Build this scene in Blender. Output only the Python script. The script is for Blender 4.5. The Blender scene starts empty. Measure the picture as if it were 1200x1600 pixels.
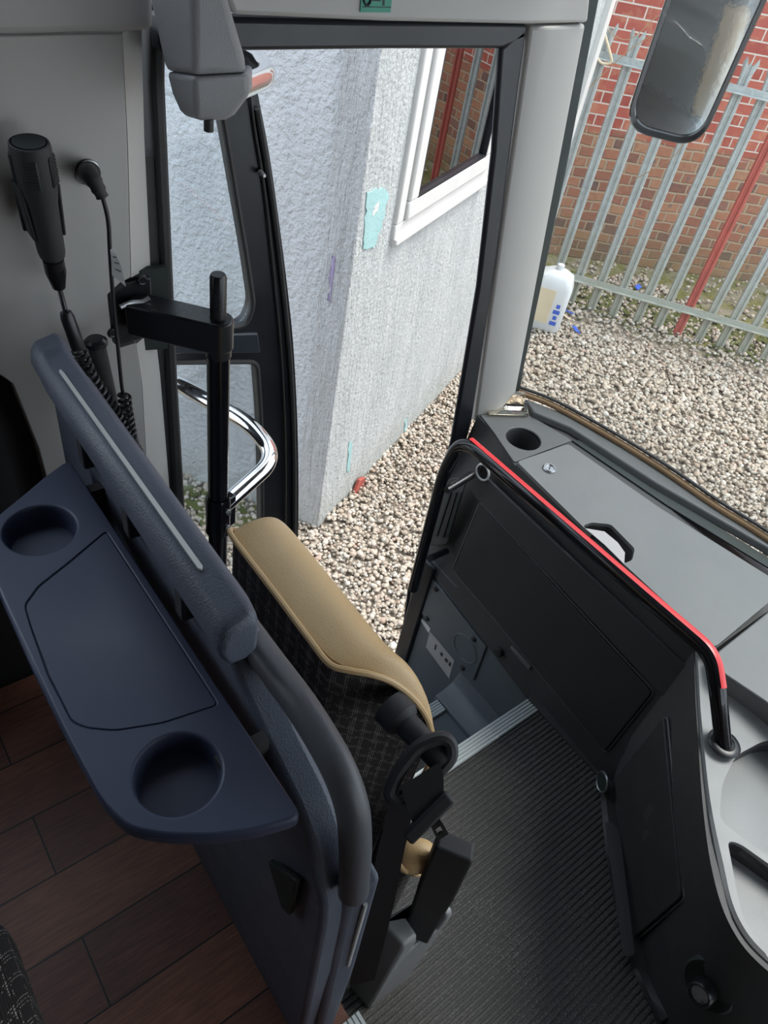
import bpy, bmesh, math, random
from mathutils import Vector, Matrix
import numpy as np
random.seed(7)
S = bpy.context.scene
COL = S.collection
V = Vector

# ---------------------------------------------------------------- mesh helpers
def bm_new(): return bmesh.new()

def quad_loft(bm, rings, cap=True, closed=True):
    vs = [[bm.verts.new(p) for p in r] for r in rings]
    n = len(vs[0])
    for a, b in zip(vs[:-1], vs[1:]):
        for i in range(n if closed else n - 1):
            j = (i + 1) % n
            try: bm.faces.new((a[i], a[j], b[j], b[i]))
            except ValueError: pass
    if cap and closed:
        bm.faces.new(list(reversed(vs[0]))); bm.faces.new(vs[-1])
    return vs

def prism(bm, pts, off):
    off = V(off)
    quad_loft(bm, [[V(p) for p in pts], [V(p) + off for p in pts]])

def box(bm, lo, hi):
    (a, b, c), (d, e, f) = lo, hi
    prism(bm, [(a, b, c), (d, b, c), (d, e, c), (a, e, c)], (0, 0, f - c))

def obox(bm, c, ax, ay, az):
    c, ax, ay, az = V(c), V(ax), V(ay), V(az)
    prism(bm, [c - ax - ay - az, c + ax - ay - az, c + ax + ay - az, c - ax + ay - az], az * 2)

def fillet(pts, r, n=6, closed=False):
    pts = [V(p) for p in pts]
    out = []
    m = len(pts)
    for i, p in enumerate(pts):
        if not closed and i in (0, m - 1): out.append(p.copy()); continue
        a, b = pts[i - 1], pts[(i + 1) % m]
        rr = r[i] if isinstance(r, (list, tuple)) else r
        u, w = a - p, b - p
        lu, lw = u.length, w.length
        k = min(rr, lu * .49, lw * .49)
        if k < 1e-5: out.append(p.copy()); continue
        s, e = p + u / lu * k, p + w / lw * k
        for j in range(n + 1):
            t = j / n
            out.append(s * (1 - t) ** 2 + p * 2 * t * (1 - t) + e * t * t)
    return out

def smooth(pts, n=8):
    pts = [V(p) for p in pts]
    q = [pts[0] * 2 - pts[1]] + pts + [pts[-1] * 2 - pts[-2]]
    out = []
    for i in range(1, len(q) - 2):
        a, b, c, d = q[i - 1:i + 3]
        for j in range(n):
            t = j / n
            out.append(.5 * (b * 2 + (c - a) * t + (a * 2 - b * 5 + c * 4 - d) * t * t + (b * 3 - a - c * 3 + d) * t ** 3))
    out.append(pts[-1])
    return out

def tube(bm, pts, r, n=16, closed=False, sq=None):
    pts = [V(p) for p in pts]
    m = len(pts)
    if closed: tan = [(pts[(i + 1) % m] - pts[i - 1]).normalized() for i in range(m)]
    else: tan = [(pts[min(i + 1, m - 1)] - pts[max(i - 1, 0)]).normalized() for i in range(m)]
    nrm = tan[0].orthogonal().normalized()
    rings = []
    for i in range(m):
        nrm = (nrm - tan[i] * nrm.dot(tan[i])).normalized()
        bn = tan[i].cross(nrm)
        rr = r[i] if isinstance(r, (list, tuple)) else r
        rings.append([pts[i] + (nrm * math.cos(2 * math.pi * k / n) + bn * math.sin(2 * math.pi * k / n)) * rr for k in range(n)])
    if closed:
        quad_loft(bm, rings + [rings[0]], cap=False)
        bmesh.ops.remove_doubles(bm, verts=bm.verts, dist=1e-6)
    else: quad_loft(bm, rings)

def lathe(bm, prof, o, axis, n=32):
    o, axis = V(o), V(axis).normalized()
    u = axis.orthogonal().normalized(); w = axis.cross(u)
    quad_loft(bm, [[o + axis * h + (u * math.cos(2 * math.pi * k / n) + w * math.sin(2 * math.pi * k / n)) * r for k in range(n)] for r, h in prof])

def ring(bm, o, axis, R, r, n=32, m=8, sx=1.0):
    o, axis = V(o), V(axis).normalized()
    u = axis.orthogonal().normalized(); w = axis.cross(u)
    tube(bm, [o + u * R * math.cos(2 * math.pi * k / n) + w * R * sx * math.sin(2 * math.pi * k / n) for k in range(n)], r, m, closed=True)

def coil(path, R, turns, n_per=14):
    path = smooth(path, 10)
    L = [0]
    for a, b in zip(path[:-1], path[1:]): L.append(L[-1] + (b - a).length)
    out = []
    N = int(turns * n_per)
    i = 0
    ref = V((0.3, -1, .2))
    for k in range(N + 1):
        s = L[-1] * k / N
        while i < len(L) - 2 and L[i + 1] < s: i += 1
        t = (s - L[i]) / max(1e-9, L[i + 1] - L[i])
        p = path[i].lerp(path[i + 1], t)
        tg = (path[i + 1] - path[i]).normalized()
        a = (ref - tg * ref.dot(tg)).normalized(); b = tg.cross(a)
        th = 2 * math.pi * k / n_per
        out.append(p + (a * math.cos(th) + b * math.sin(th)) * R)
    return out

def link(name, me, mat, parent=None):
    o = bpy.data.objects.new(name, me); COL.objects.link(o)
    if mat and not me.materials: me.materials.append(mat)
    if parent is not None:
        o.parent = parent
        if parent.type == 'EMPTY': o.matrix_parent_inverse = Matrix.Translation(-parent.location)
    return o

def obj(name, bm, mat, parent=None, bevel=0, seg=2, sharp=35, label=None, sub=0):
    bmesh.ops.recalc_face_normals(bm, faces=bm.faces[:])
    me = bpy.data.meshes.new(name); bm.to_mesh(me); bm.free()
    for p in me.polygons: p.use_smooth = True
    me.set_sharp_from_angle(angle=math.radians(sharp))
    o = link(name, me, mat, parent)
    if bevel:
        b = o.modifiers.new('b', 'BEVEL'); b.width = bevel; b.segments = seg; b.limit_method = 'ANGLE'; b.angle_limit = math.radians(30); b.use_clamp_overlap = True
    if sub:
        s = o.modifiers.new('s', 'SUBSURF'); s.levels = sub; s.render_levels = sub
    if label: o['label'] = label
    return o

def cut(o, bms):
    tmp = []
    for b in bms:
        bmesh.ops.recalc_face_normals(b, faces=b.faces[:])
        me = bpy.data.meshes.new('c'); b.to_mesh(me); b.free()
        c = bpy.data.objects.new('c', me); COL.objects.link(c); tmp.append(c)
        md = o.modifiers.new('x', 'BOOLEAN'); md.object = c; md.operation = 'DIFFERENCE'; md.solver = 'EXACT'
    bv = [m for m in o.modifiers if m.type == 'BEVEL']
    keep = [(m.width, m.segments) for m in bv]
    for m in bv: o.modifiers.remove(m)
    dg = bpy.context.evaluated_depsgraph_get()
    me = bpy.data.meshes.new_from_object(o.evaluated_get(dg))
    o.modifiers.clear(); old = o.data; o.data = me
    me.set_sharp_from_angle(angle=math.radians(35))
    for w, sg in keep:
        b = o.modifiers.new('b', 'BEVEL'); b.width = w; b.segments = sg; b.limit_method = 'ANGLE'; b.angle_limit = math.radians(30)
    for c in tmp:
        m = c.data; bpy.data.objects.remove(c); bpy.data.meshes.remove(m)
    return o

def thing(name, label, cat, loc=(0, 0, 0), group=None):
    o = bpy.data.objects.new(name, None); COL.objects.link(o); o.location = loc; o.empty_display_size = .05
    return tag(o, label, cat, group)

def tag(o, label, cat, group=None, kind=None):
    o['label'] = label; o['category'] = cat
    if group: o['group'] = group
    if kind: o['kind'] = kind
    return o

def struct(name, bm, mat, label=None, **k):
    o = obj(name, bm, mat, **k); o['kind'] = 'structure'
    if label: o['label'] = label
    return o

def circ(o, axis, r, n=40):
    o, axis = V(o), V(axis).normalized()
    u = axis.orthogonal().normalized(); w = axis.cross(u)
    return [o + (u * math.cos(2 * math.pi * k / n) + w * math.sin(2 * math.pi * k / n)) * r for k in range(n)]

# ---------------------------------------------------------------- materials
class NT:
    def __init__(s, name):
        s.m = bpy.data.materials.new(name); s.m.use_nodes = True
        s.t = s.m.node_tree; s.t.nodes.clear()
        s.out = s.n('ShaderNodeOutputMaterial')
    def n(s, typ, **k):
        x = s.t.nodes.new(typ)
        for a, b in k.items():
            if a.startswith('i_'): x.inputs[a[2:].replace('_', ' ')].default_value = b
            else: setattr(x, a, b)
        return x
    def l(s, a, b): s.t.links.new(a, b)
    def coord(s, sc=(1, 1, 1), rot=(0, 0, 0)):
        tc = s.n('ShaderNodeTexCoord'); mp = s.n('ShaderNodeMapping')
        mp.inputs['Scale'].default_value = sc; mp.inputs['Rotation'].default_value = rot
        s.l(tc.outputs['Object'], mp.inputs['Vector']); return mp.outputs['Vector']
    def math(s, op, a, b=None, c=None):
        x = s.n('ShaderNodeMath', operation=op)
        for i, v in enumerate((a, b, c)):
            if v is None: continue
            if isinstance(v, (int, float)): x.inputs[i].default_value = v
            else: s.l(v, x.inputs[i])
        return x.outputs[0]
    def mix(s, f, a, b):
        x = s.n('ShaderNodeMix', data_type='RGBA')
        for i, v in ((0, f), (6, a), (7, b)):
            if isinstance(v, (int, float)): x.inputs[i].default_value = v
            elif isinstance(v, tuple): x.inputs[i].default_value = (*v[:3], 1)
            else: s.l(v, x.inputs[i])
        return x.outputs[2]
    def noise(s, vec, scale, detail=4, rough=.55):
        x = s.n('ShaderNodeTexNoise'); x.inputs['Scale'].default_value = scale; x.inputs['Detail'].default_value = detail; x.inputs['Roughness'].default_value = rough
        s.l(vec, x.inputs['Vector']); return x.outputs['Fac']
    def voro(s, vec, scale, out='Distance', feat='F1', rnd=1):
        x = s.n('ShaderNodeTexVoronoi', feature=feat); x.inputs['Scale'].default_value = scale; x.inputs['Randomness'].default_value = rnd
        s.l(vec, x.inputs['Vector']); return x.outputs[out]
    def ramp(s, f, stops, interp='LINEAR'):
        x = s.n('ShaderNodeValToRGB'); cr = x.color_ramp; cr.interpolation = interp
        while len(cr.elements) < len(stops): cr.elements.new(.5)
        for e, (p, c) in zip(cr.elements, stops):
            e.position = p; e.color = (*c, 1) if isinstance(c, tuple) else (c, c, c, 1)
        s.l(f, x.inputs[0]); return x.outputs[0]
    def bsdf(s, color=(.5, .5, .5), rough=.5, metal=0, bump=None, bstr=.3, bdist=.002, spec=.5, trans=0, coat=0, sheen=0):
        p = s.n('ShaderNodeBsdfPrincipled')
        def st(k, v):
            if isinstance(v, (int, float)): p.inputs[k].default_value = v
            elif isinstance(v, tuple): p.inputs[k].default_value = (*v[:3], 1)
            else: s.l(v, p.inputs[k])
        st('Base Color', color); st('Roughness', rough); st('Metallic', metal); st('Specular IOR Level', spec); st('Coat Weight', coat); st('Sheen Weight', sheen)
        if bump is not None:
            b = s.n('ShaderNodeBump'); b.inputs['Strength'].default_value = bstr; b.inputs['Distance'].default_value = bdist
            s.l(bump, b.inputs['Height']); s.l(b.outputs[0], p.inputs['Normal'])
        s.l(p.outputs[0], s.out.inputs[0]); return s.m

def plastic(name, c, rough=.5, grain=900, bstr=.25, var=.12, spec=.5, dist=.0006):
    t = NT(name); v = t.coord()
    g = t.noise(v, grain, 2); w = t.noise(v, 9, 5)
    lo = tuple(x * (1 - var) for x in c); hi = tuple(min(1, x * (1 + var)) for x in c)
    rg = t.ramp(w, [(.3, max(.02, rough - .07)), (.7, min(1, rough + .07))])
    return t.bsdf(t.mix(w, lo, hi), rg, bump=g, bstr=bstr, bdist=dist, spec=spec)

def metal(name, c, rough=.15, scale=60):
    t = NT(name); v = t.coord()
    w = t.noise(v, scale, 4)
    return t.bsdf(c, t.ramp(w, [(.3, rough * .7), (.7, rough * 1.4)]), metal=1, bump=w, bstr=.03)

def glass(name, tint=(1, 1, 1), refl=.9, ior=1.5, haze=0):
    t = NT(name)
    tr = t.n('ShaderNodeBsdfTransparent'); tr.inputs[0].default_value = (*tint, 1)
    gl = t.n('ShaderNodeBsdfGlossy'); gl.inputs['Roughness'].default_value = .01; gl.inputs[0].default_value = (1, 1, 1, 1)
    fr = t.n('ShaderNodeFresnel'); fr.inputs[0].default_value = ior
    mx = t.n('ShaderNodeMixShader'); f = t.math('MULTIPLY', fr.outputs[0], refl)
    t.l(f, mx.inputs[0]); t.l(tr.outputs[0], mx.inputs[1]); t.l(gl.outputs[0], mx.inputs[2])
    if haze:
        df = t.n('ShaderNodeBsdfTranslucent'); df.inputs[0].default_value = (.9, .9, .88, 1); m2 = t.n('ShaderNodeMixShader')
        t.l(t.math('MULTIPLY', t.noise(t.coord(), 3, 4), haze * 2), m2.inputs[0]); t.l(mx.outputs[0], m2.inputs[1]); t.l(df.outputs[0], m2.inputs[2]); mx = m2
    t.l(mx.outputs[0], t.out.inputs[0])
    return t.m

M = {}
M['navy'] = plastic('navy_plastic', (.038, .048, .088), .48, 1100, .12)
M['navy_grain'] = plastic('grained_navy_plastic', (.085, .097, .13), .48, 420, .55, dist=.0012)
M['strip'] = plastic('pale_strip', (.55, .56, .54), .45, 500, .1)
M['panel'] = plastic('pale_grey_panel', (.45, .438, .415), .5, 700, .15, .04)
M['housing'] = plastic('grained_grey_plastic', (.27, .275, .285), .55, 500, .5, .06, dist=.001)
M['black'] = plastic('black_plastic', (.012, .012, .014), .45, 600, .2)
M['soot'] = plastic('matt_black_plastic', (.027, .027, .028), .62, 700, .3)
M['rubber'] = plastic('black_rubber', (.008, .0095, .014), .42, 300, .08)
M['bluegrey'] = plastic('blue_grey_frame', (.020, .025, .036), .40, 300, .08)
M['gloss_black'] = plastic('gloss_black_paint', (.006, .006, .008), .14, 200, .03)
M['satin_black'] = plastic('satin_black_paint', (.010, .010, .012), .30, 250, .1)
M['dash'] = plastic('charcoal_shaded_plastic', (.040, .041, .043), .55, 800, .3)  # dash plastic darkened because the face turns from the light
M['dash_top'] = plastic('lit_dash_top', (.10, .104, .106), .46, 700, .3, .1)  # lightened copy of the dash plastic for its lit top
M['lid'] = plastic('lit_lid', (.15, .156, .156), .42, 650, .25, .12)  # lid lightened in colour for its sheen under the windscreen
M['console'] = plastic('lit_console_top', (.21, .215, .217), .45, 600, .3, .1)  # windscreen sheen on the console top put into this lighter grey
M['well'] = plastic('slate_moulding', (.10, .115, .13), .42, 400, .12)
M['box'] = plastic('grey_moulding', (.25, .255, .26), .45, 700, .25)
M['handle'] = plastic('dark_handle_rubber', (.085, .09, .10), .42, 500, .25)
M['white'] = plastic('white_plastic', (.60, .61, .61), .35, 200, .05, .04)
M['paper'] = plastic('grey_paper', (.40, .39, .39), .8, 900, .2, .05)
M['red'] = plastic('red_tape', (.62, .035, .04), .3, 300, .05)
M['green'] = plastic('green_sticker', (.03, .30, .19), .5, 300, .05)
M['ink'] = plastic('black_ink', (.012, .02, .018), .6, 300, .05)
M['blue'] = plastic('blue_print', (.03, .10, .50), .5, 300, .05)
M['cream'] = plastic('cream_print', (.62, .52, .36), .6, 300, .05)
M['chrome'] = metal('chrome', (.82, .82, .83), .09)
M['steel'] = metal('brushed_steel', (.42, .43, .44), .35)
M['dull_steel'] = metal('dull_dark_steel', (.10, .10, .10), .4)
M['alu'] = plastic('aluminium_edging', (.44, .48, .49), .38, 200, .05, .06)
M['cordblack'] = plastic('black_cord', (.014, .014, .015), .38, 400, .1)
M['headliner'] = plastic('dark_headliner', (.22, .22, .22), .85, 300, .3)
M['glass'] = glass('clear_glass', (.97, .985, .98), .32, haze=.006)
M['door_glass'] = glass('door_glass', (.93, .96, .97), .4)
M['acrylic'] = glass('clear_acrylic', (.93, .90, .82), 1.6)
M['win_glass'] = glass('house_window_glass', (.06, .075, .07), 2.0)
M['moss'] = plastic('moss_green', (.09, .10, .018), .95, 120, 1., .5, dist=.01)
M['rust'] = plastic('red_painted_steel', (.36, .075, .055), .6, 60, .2, .25)
M['copper'] = plastic('brown_seal', (.30, .19, .10), .5, 90, .4, .45)
M['mirror'] = metal('mirror_silver', (.80, .82, .83), .012)

def leather():
    t = NT('tan_leather'); v = t.coord()
    vo = t.voro(v, 520, feat='SMOOTH_F1'); n = t.noise(v, 18, 5)
    h = t.math('ADD', vo, t.math('MULTIPLY', t.noise(v, 60, 3), .6))
    return t.bsdf(t.mix(n, (.60, .40, .19), (.68, .465, .235)), .42, bump=h, bstr=.28, bdist=.0015)
M['tan'] = leather()

def plaid(name='plaid_cloth', k=1.0):
    t = NT(name); tc = t.n('ShaderNodeTexCoord'); sp = t.n('ShaderNodeSeparateXYZ'); t.l(tc.outputs['Object'], sp.inputs[0])
    X, Y, Z = sp.outputs
    u = t.math('SUBTRACT', Y, t.math('MULTIPLY', X, 1.0)); w = t.math('ADD', Z, t.math('MULTIPLY', X, .55 * 0 + .35))
    wob = t.noise(tc.outputs['Object'], 60, 2)
    def line(c, per, off, wid):
        a = t.math('MODULO', t.math('ADD', t.math('ADD', c, 50 + off), t.math('MULTIPLY', wob, .0008)), per)
        return t.math('LESS_THAN', a, wid)
    def dash(c, per, d): return t.math('LESS_THAN', t.math('MODULO', t.math('ADD', c, 50), per), per * d)
    def mx(*a):
        r = a[0]
        for b in a[1:]: r = t.math('MAXIMUM', r, b)
        return r
    vert = mx(*[line(u, .052, o, .0011) for o in (0, .004, .008, .026, .030)])
    hor = mx(*[line(w, .046, o, .0011) for o in (0, .004, .020, .024)])
    g = t.noise(tc.outputs['Object'], 130, 3)
    vert = t.math('MULTIPLY', t.math('MULTIPLY', vert, dash(w, .0030, .6)), t.math('GREATER_THAN', g, .44))
    hor = t.math('MULTIPLY', t.math('MULTIPLY', hor, dash(u, .0032, .6)), t.math('GREATER_THAN', g, .48))
    rib = t.math('SINE', t.math('MULTIPLY', w, 2 * math.pi / .0026))
    base = t.mix(t.math('ADD', t.math('MULTIPLY', rib, .35), .5), (.014, .011, .010), (.052, .042, .039))
    col = t.mix(t.math('MINIMUM', t.math('ADD', vert, hor), 1.0), base, (.40 * k, .36 * k, .32 * k))
    return t.bsdf(col, .9, bump=t.math('ADD', rib, t.math('MULTIPLY', vert, 1.2)), bstr=.35, bdist=.0008, spec=.2, sheen=.08)
M['plaid'] = plaid()
M['plaid_grey'] = plaid('grey_plaid_cloth', 1.5)

def webbing():
    t = NT('black_webbing'); v = t.coord(); 
    w = t.n('ShaderNodeTexWave', wave_type='BANDS', bands_direction='DIAGONAL'); w.inputs['Scale'].default_value = 260; t.l(v, w.inputs['Vector'])
    return t.bsdf((.022, .022, .023), .55, bump=w.outputs['Fac'], bstr=.3, bdist=.0006)
M['web'] = webbing()

def wood():
    t = NT('dark_wood_planks'); tc = t.n('ShaderNodeTexCoord')
    b = t.n('ShaderNodeTexBrick'); b.offset = .37; b.inputs['Scale'].default_value = 1; b.inputs['Brick Width'].default_value = .78; b.inputs['Row Height'].default_value = .118
    b.inputs['Mortar Size'].default_value = .0016; b.inputs['Color1'].default_value = (0, 0, 0, 1); b.inputs['Color2'].default_value = (1, 1, 1, 1); b.inputs['Mortar'].default_value = (.5, .5, .5, 1); b.inputs['Bias'].default_value = 0
    t.l(tc.outputs['Object'], b.inputs['Vector'])
    mp = t.n('ShaderNodeMapping'); mp.inputs['Scale'].default_value = (5, 60, 5); t.l(tc.outputs['Object'], mp.inputs['Vector'])
    g = t.noise(mp.outputs[0], 3, 8, .65); g2 = t.noise(tc.outputs['Object'], 7, 3)
    f = t.math('ADD', t.math('MULTIPLY', b.outputs['Color'], .38), t.math('SUBTRACT', t.math('MULTIPLY', g, 1.1), .3))
    f = t.math('ADD', f, t.math('MULTIPLY', t.math('SUBTRACT', g2, .5), .5))
    c = t.ramp(f, [(.1, (.075, .030, .021)), (.5, (.165, .066, .042)), (.9, (.30, .125, .068))])
    c = t.mix(b.outputs['Fac'], c, (.008, .005, .004))
    return t.bsdf(c, .48, bump=t.math('SUBTRACT', g, t.math('MULTIPLY', b.outputs['Fac'], 2)), bstr=.25, bdist=.001)
M['wood'] = wood()

def ribmat():
    t = NT('ribbed_charcoal_mat'); v = t.coord(); n = t.noise(v, 420, 3, .7); m = t.noise(v, 6, 5)
    d = t.math('MULTIPLY', t.math('GREATER_THAN', n, .58), t.ramp(m, [(.35, .25), (.7, 1.)]))
    c = t.mix(d, (.046, .046, .046), (.23, .22, .205))
    c = t.mix(t.ramp(t.noise(v, 2.2, 3), [(.4, .05), (.75, .4)]), c, (.10, .095, .088))
    return t.bsdf(c, .85, bump=n, bstr=.7, bdist=.002)
M['ribmat'] = ribmat()

def render_wall(name, c1, c2, rough_cast):
    t = NT(name); tc = t.n('ShaderNodeTexCoord'); v = tc.outputs['Object']
    if rough_cast:
        warp = t.n('ShaderNodeTexNoise'); warp.inputs['Scale'].default_value = 5; t.l(v, warp.inputs['Vector'])
        va = t.n('ShaderNodeVectorMath', operation='MULTIPLY_ADD'); t.l(warp.outputs['Color'], va.inputs[0]); va.inputs[1].default_value = (.25, .25, .25); t.l(v, va.inputs[2])
        rg = t.n('ShaderNodeTexNoise', noise_type='RIDGED_MULTIFRACTAL'); rg.inputs['Scale'].default_value = 5.5; rg.inputs['Detail'].default_value = 3; t.l(va.outputs[0], rg.inputs['Vector'])
        n2 = t.noise(v, 45, 4)
        h = t.math('ADD', t.math('MULTIPLY', t.ramp(rg.outputs['Fac'], [(.52, 0.), (.72, 1.)]), .8), t.math('MULTIPLY', n2, .22))
        bs, bd = 1.0, .07
    else:
        mp = t.n('ShaderNodeMapping'); mp.inputs['Scale'].default_value = (14, 14, 2.2); t.l(v, mp.inputs['Vector'])
        st = t.noise(mp.outputs[0], 3, 5, .65); h = t.math('ADD', st, t.math('MULTIPLY', t.noise(v, 60, 3), .35)); bs, bd = 1.0, .03
    mp2 = t.n('ShaderNodeMapping'); mp2.inputs['Scale'].default_value = (6, 6, .8); t.l(v, mp2.inputs['Vector'])
    s = t.noise(mp2.outputs[0], 1.6, 5, .6)
    c = t.mix(t.ramp(s, [(.35, 0.), (.72, 1.)]), c1, c2)
    sep = t.n('ShaderNodeSeparateXYZ'); t.l(v, sep.inputs[0])
    low = t.math('MULTIPLY', t.ramp(t.math('ADD', sep.outputs[2], t.math('MULTIPLY', t.noise(v, 9, 4), .35)), [(.12, 1.), (.42, 0.)]), .65)
    c = t.mix(low, c, (.36, .36, .31))
    if not rough_cast:
        mp3 = t.n('ShaderNodeMapping'); mp3.inputs['Scale'].default_value = (40, 40, 5); t.l(v, mp3.inputs['Vector'])
        c = t.mix(t.math('MULTIPLY', t.ramp(t.noise(mp3.outputs[0], 1.3, 4, .7), [(.56, 0.), (.66, 1.)]), .45), c, (.30, .32, .31))
    fl = t.math('MULTIPLY', t.math('GREATER_THAN', t.noise(mp2.outputs[0] if not rough_cast else v, 22, 5, .7), .665), .5)
    c = t.mix(fl, c, (.30, .33, .31))
    return t.bsdf(c, .85, bump=h, bstr=bs, bdist=bd, spec=.3)
M['roughcast'] = render_wall('white_roughcast', (.54, .55, .565), (.45, .46, .475), True)
M['smoothcast'] = render_wall('white_brushed_render', (.52, .53, .515), (.42, .435, .425), False)
M['bandcast'] = render_wall('grey_smooth_render', (.52, .525, .54), (.41, .41, .405), False)
M['aqua'] = plastic('aqua_old_paint', (.30, .47, .46), .8, 60, .6, .2, dist=.004)
M['lilac'] = plastic('lilac_old_paint', (.34, .28, .45), .8, 60, .6, .2)
M['upvc'] = plastic('white_upvc', (.60, .585, .56), .35, 80, .05, .05)

def brick():
    t = NT('old_brick_wall'); tc = t.n('ShaderNodeTexCoord'); v = tc.outputs['Object']
    sp = t.n('ShaderNodeSeparateXYZ'); t.l(v, sp.inputs[0]); X, Y, Z = sp.outputs
    wob = t.n('ShaderNodeTexNoise'); wob.inputs['Scale'].default_value = 5; t.l(v, wob.inputs['Vector'])
    zone = t.ramp(t.math('ADD', t.math('MULTIPLY', Z, .4), t.math('MULTIPLY', t.math('SUBTRACT', wob.outputs['Fac'], .5), .12)), [(.40, 0.), (.43, 1.)])
    cb = t.n('ShaderNodeCombineXYZ'); t.l(X, cb.inputs[0]); t.l(Z, cb.inputs[1])
    def bt(vec, w, h, m, sm):
        b = t.n('ShaderNodeTexBrick'); b.inputs['Scale'].default_value = 1; b.inputs['Brick Width'].default_value = w; b.inputs['Row Height'].default_value = h
        b.inputs['Mortar Size'].default_value = m; b.inputs['Mortar Smooth'].default_value = sm
        b.inputs['Color1'].default_value = (0, 0, 0, 1); b.inputs['Color2'].default_value = (1, 1, 1, 1); b.inputs['Mortar'].default_value = (.5, .5, .5, 1)
        t.l(vec, b.inputs['Vector']); return b
    b1 = bt(cb.outputs[0], .235, .082, .006, .2)
    dv = t.n('ShaderNodeVectorMath', operation='MULTIPLY_ADD'); t.l(wob.outputs['Color'], dv.inputs[0]); dv.inputs[1].default_value = (.035, .035, 0); t.l(cb.outputs[0], dv.inputs[2])
    b2 = bt(dv.outputs[0], .17, .085, .011, .5)
    n = t.noise(v, 26, 5); n3 = t.noise(v, 8, 3)
    c1 = t.ramp(t.math('ADD', t.math('MULTIPLY', b1.outputs['Color'], .6), t.math('MULTIPLY', n, .4)), [(.1, (.30, .06, .045)), (.5, (.40, .10, .07)), (.9, (.47, .16, .10))])
    c1 = t.mix(t.ramp(n3, [(.52, 0.), (.62, .5)]), c1, (.48, .22, .13))
    c1 = t.mix(b1.outputs['Fac'], c1, (.60, .52, .45))
    c2 = t.ramp(t.math('ADD', t.math('MULTIPLY', b2.outputs['Color'], .75), t.math('MULTIPLY', n, .3)), [(.1, (.10, .085, .08)), (.3, (.26, .11, .075)), (.5, (.36, .15, .09)), (.7, (.40, .21, .12)), (.85, (.30, .12, .08)), (.97, (.20, .15, .13))])
    spot = t.voro(dv.outputs[0], 7); c2 = t.mix(t.ramp(t.math('ADD', spot, t.math('MULTIPLY', n, .12)), [(.14, .85), (.26, 0.)]), c2, (.11, .105, .12))
    c2 = t.mix(t.math('MULTIPLY', b2.outputs['Fac'], .75), c2, (.40, .33, .23))
    lowm = t.ramp(t.math('ADD', Z, t.math('MULTIPLY', n3, .3)), [(.1, .65), (.55, 0.)])
    c2 = t.mix(lowm, c2, (.20, .16, .08))
    c = t.mix(zone, c2, c1)
    f = t.mix(zone, b2.outputs['Fac'], b1.outputs['Fac'])
    h = t.math('SUBTRACT', t.math('MULTIPLY', n, .6), f)
    return t.bsdf(c, .85, bump=h, bstr=.7, bdist=.012, spec=.3)
M['brick'] = brick()

def galv():
    t = NT('galvanised_steel'); v = t.coord(); vo = t.voro(v, 45, 'Color'); n = t.noise(v, 7, 5)
    g = t.n('ShaderNodeRGBToBW'); t.l(vo, g.inputs[0])
    c = t.mix(t.math('ADD', t.math('MULTIPLY', g.outputs[0], .4), t.math('MULTIPLY', n, .5)), (.25, .27, .26), (.46, .49, .48))
    sp = t.n('ShaderNodeSeparateXYZ'); t.l(v, sp.inputs[0])
    c = t.mix(t.math('MULTIPLY', t.ramp(t.math('ADD', sp.outputs[2], t.math('MULTIPLY', n, .5)), [(.3, 1.), (1.0, 0.)]), .6), c, (.30, .29, .19))
    return t.bsdf(c, .55, metal=.15, bump=n, bstr=.1)
M['galv'] = galv()

def pebble():
    t = NT('gravel_stone'); g = t.n('ShaderNodeNewGeometry'); v = t.coord()
    c = t.ramp(g.outputs['Random Per Island'], [(0, (.34, .28, .22)), (.15, (.48, .39, .30)), (.3, (.60, .50, .39)), (.45, (.46, .42, .36)), (.6, (.68, .60, .50)), (.75, (.55, .42, .32)), (.88, (.74, .69, .61)), (1., (.50, .34, .25))])
    n = t.noise(v, 70, 4)
    c = t.mix(.2, c, (0, 0, 0)); c = t.mix(t.math('MULTIPLY', n, .3), c, (.30, .26, .21))
    sp = t.n('ShaderNodeSeparateXYZ'); t.l(v, sp.inputs[0])
    return t.bsdf(c, .8, bump=n, bstr=.2, spec=.3)
M['pebble'] = pebble()

def soil():
    t = NT('gritty_soil'); v = t.coord(); n = t.noise(v, 90, 6, .7); m = t.noise(v, 5, 5)
    c = t.ramp(n, [(.3, (.20, .16, .12)), (.6, (.38, .32, .25)), (.8, (.52, .45, .37))])
    sp = t.n('ShaderNodeSeparateXYZ'); t.l(v, sp.inputs[0])
    d = t.math('ADD', t.math('MULTIPLY', t.math('SUBTRACT', sp.outputs[0], 4.788), .81), t.math('MULTIPLY', t.math('SUBTRACT', sp.outputs[1], 3.182), .586))
    k = t.math('MULTIPLY', t.ramp(t.math('ADD', t.math('MULTIPLY', d, .5), .5), [(.38, 0.), (.5, 1.)]), t.ramp(m, [(.38, .25), (.58, .95)]))
    c = t.mix(k, c, t.ramp(t.noise(v, 40, 4), [(.35, (.09, .09, .02)), (.6, (.20, .19, .04)), (.75, (.26, .19, .10))]))
    return t.bsdf(c, .95, bump=n, bstr=.8, bdist=.015)
M['soil'] = soil()

# ================================================================ OUTSIDE
# ground and gravel
bm = bm_new(); box(bm, (-6, -3, -.12), (14, 12, -.02)); struct('ground', bm, M['soil'], label='gritty yard ground under the loose gravel')

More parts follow.
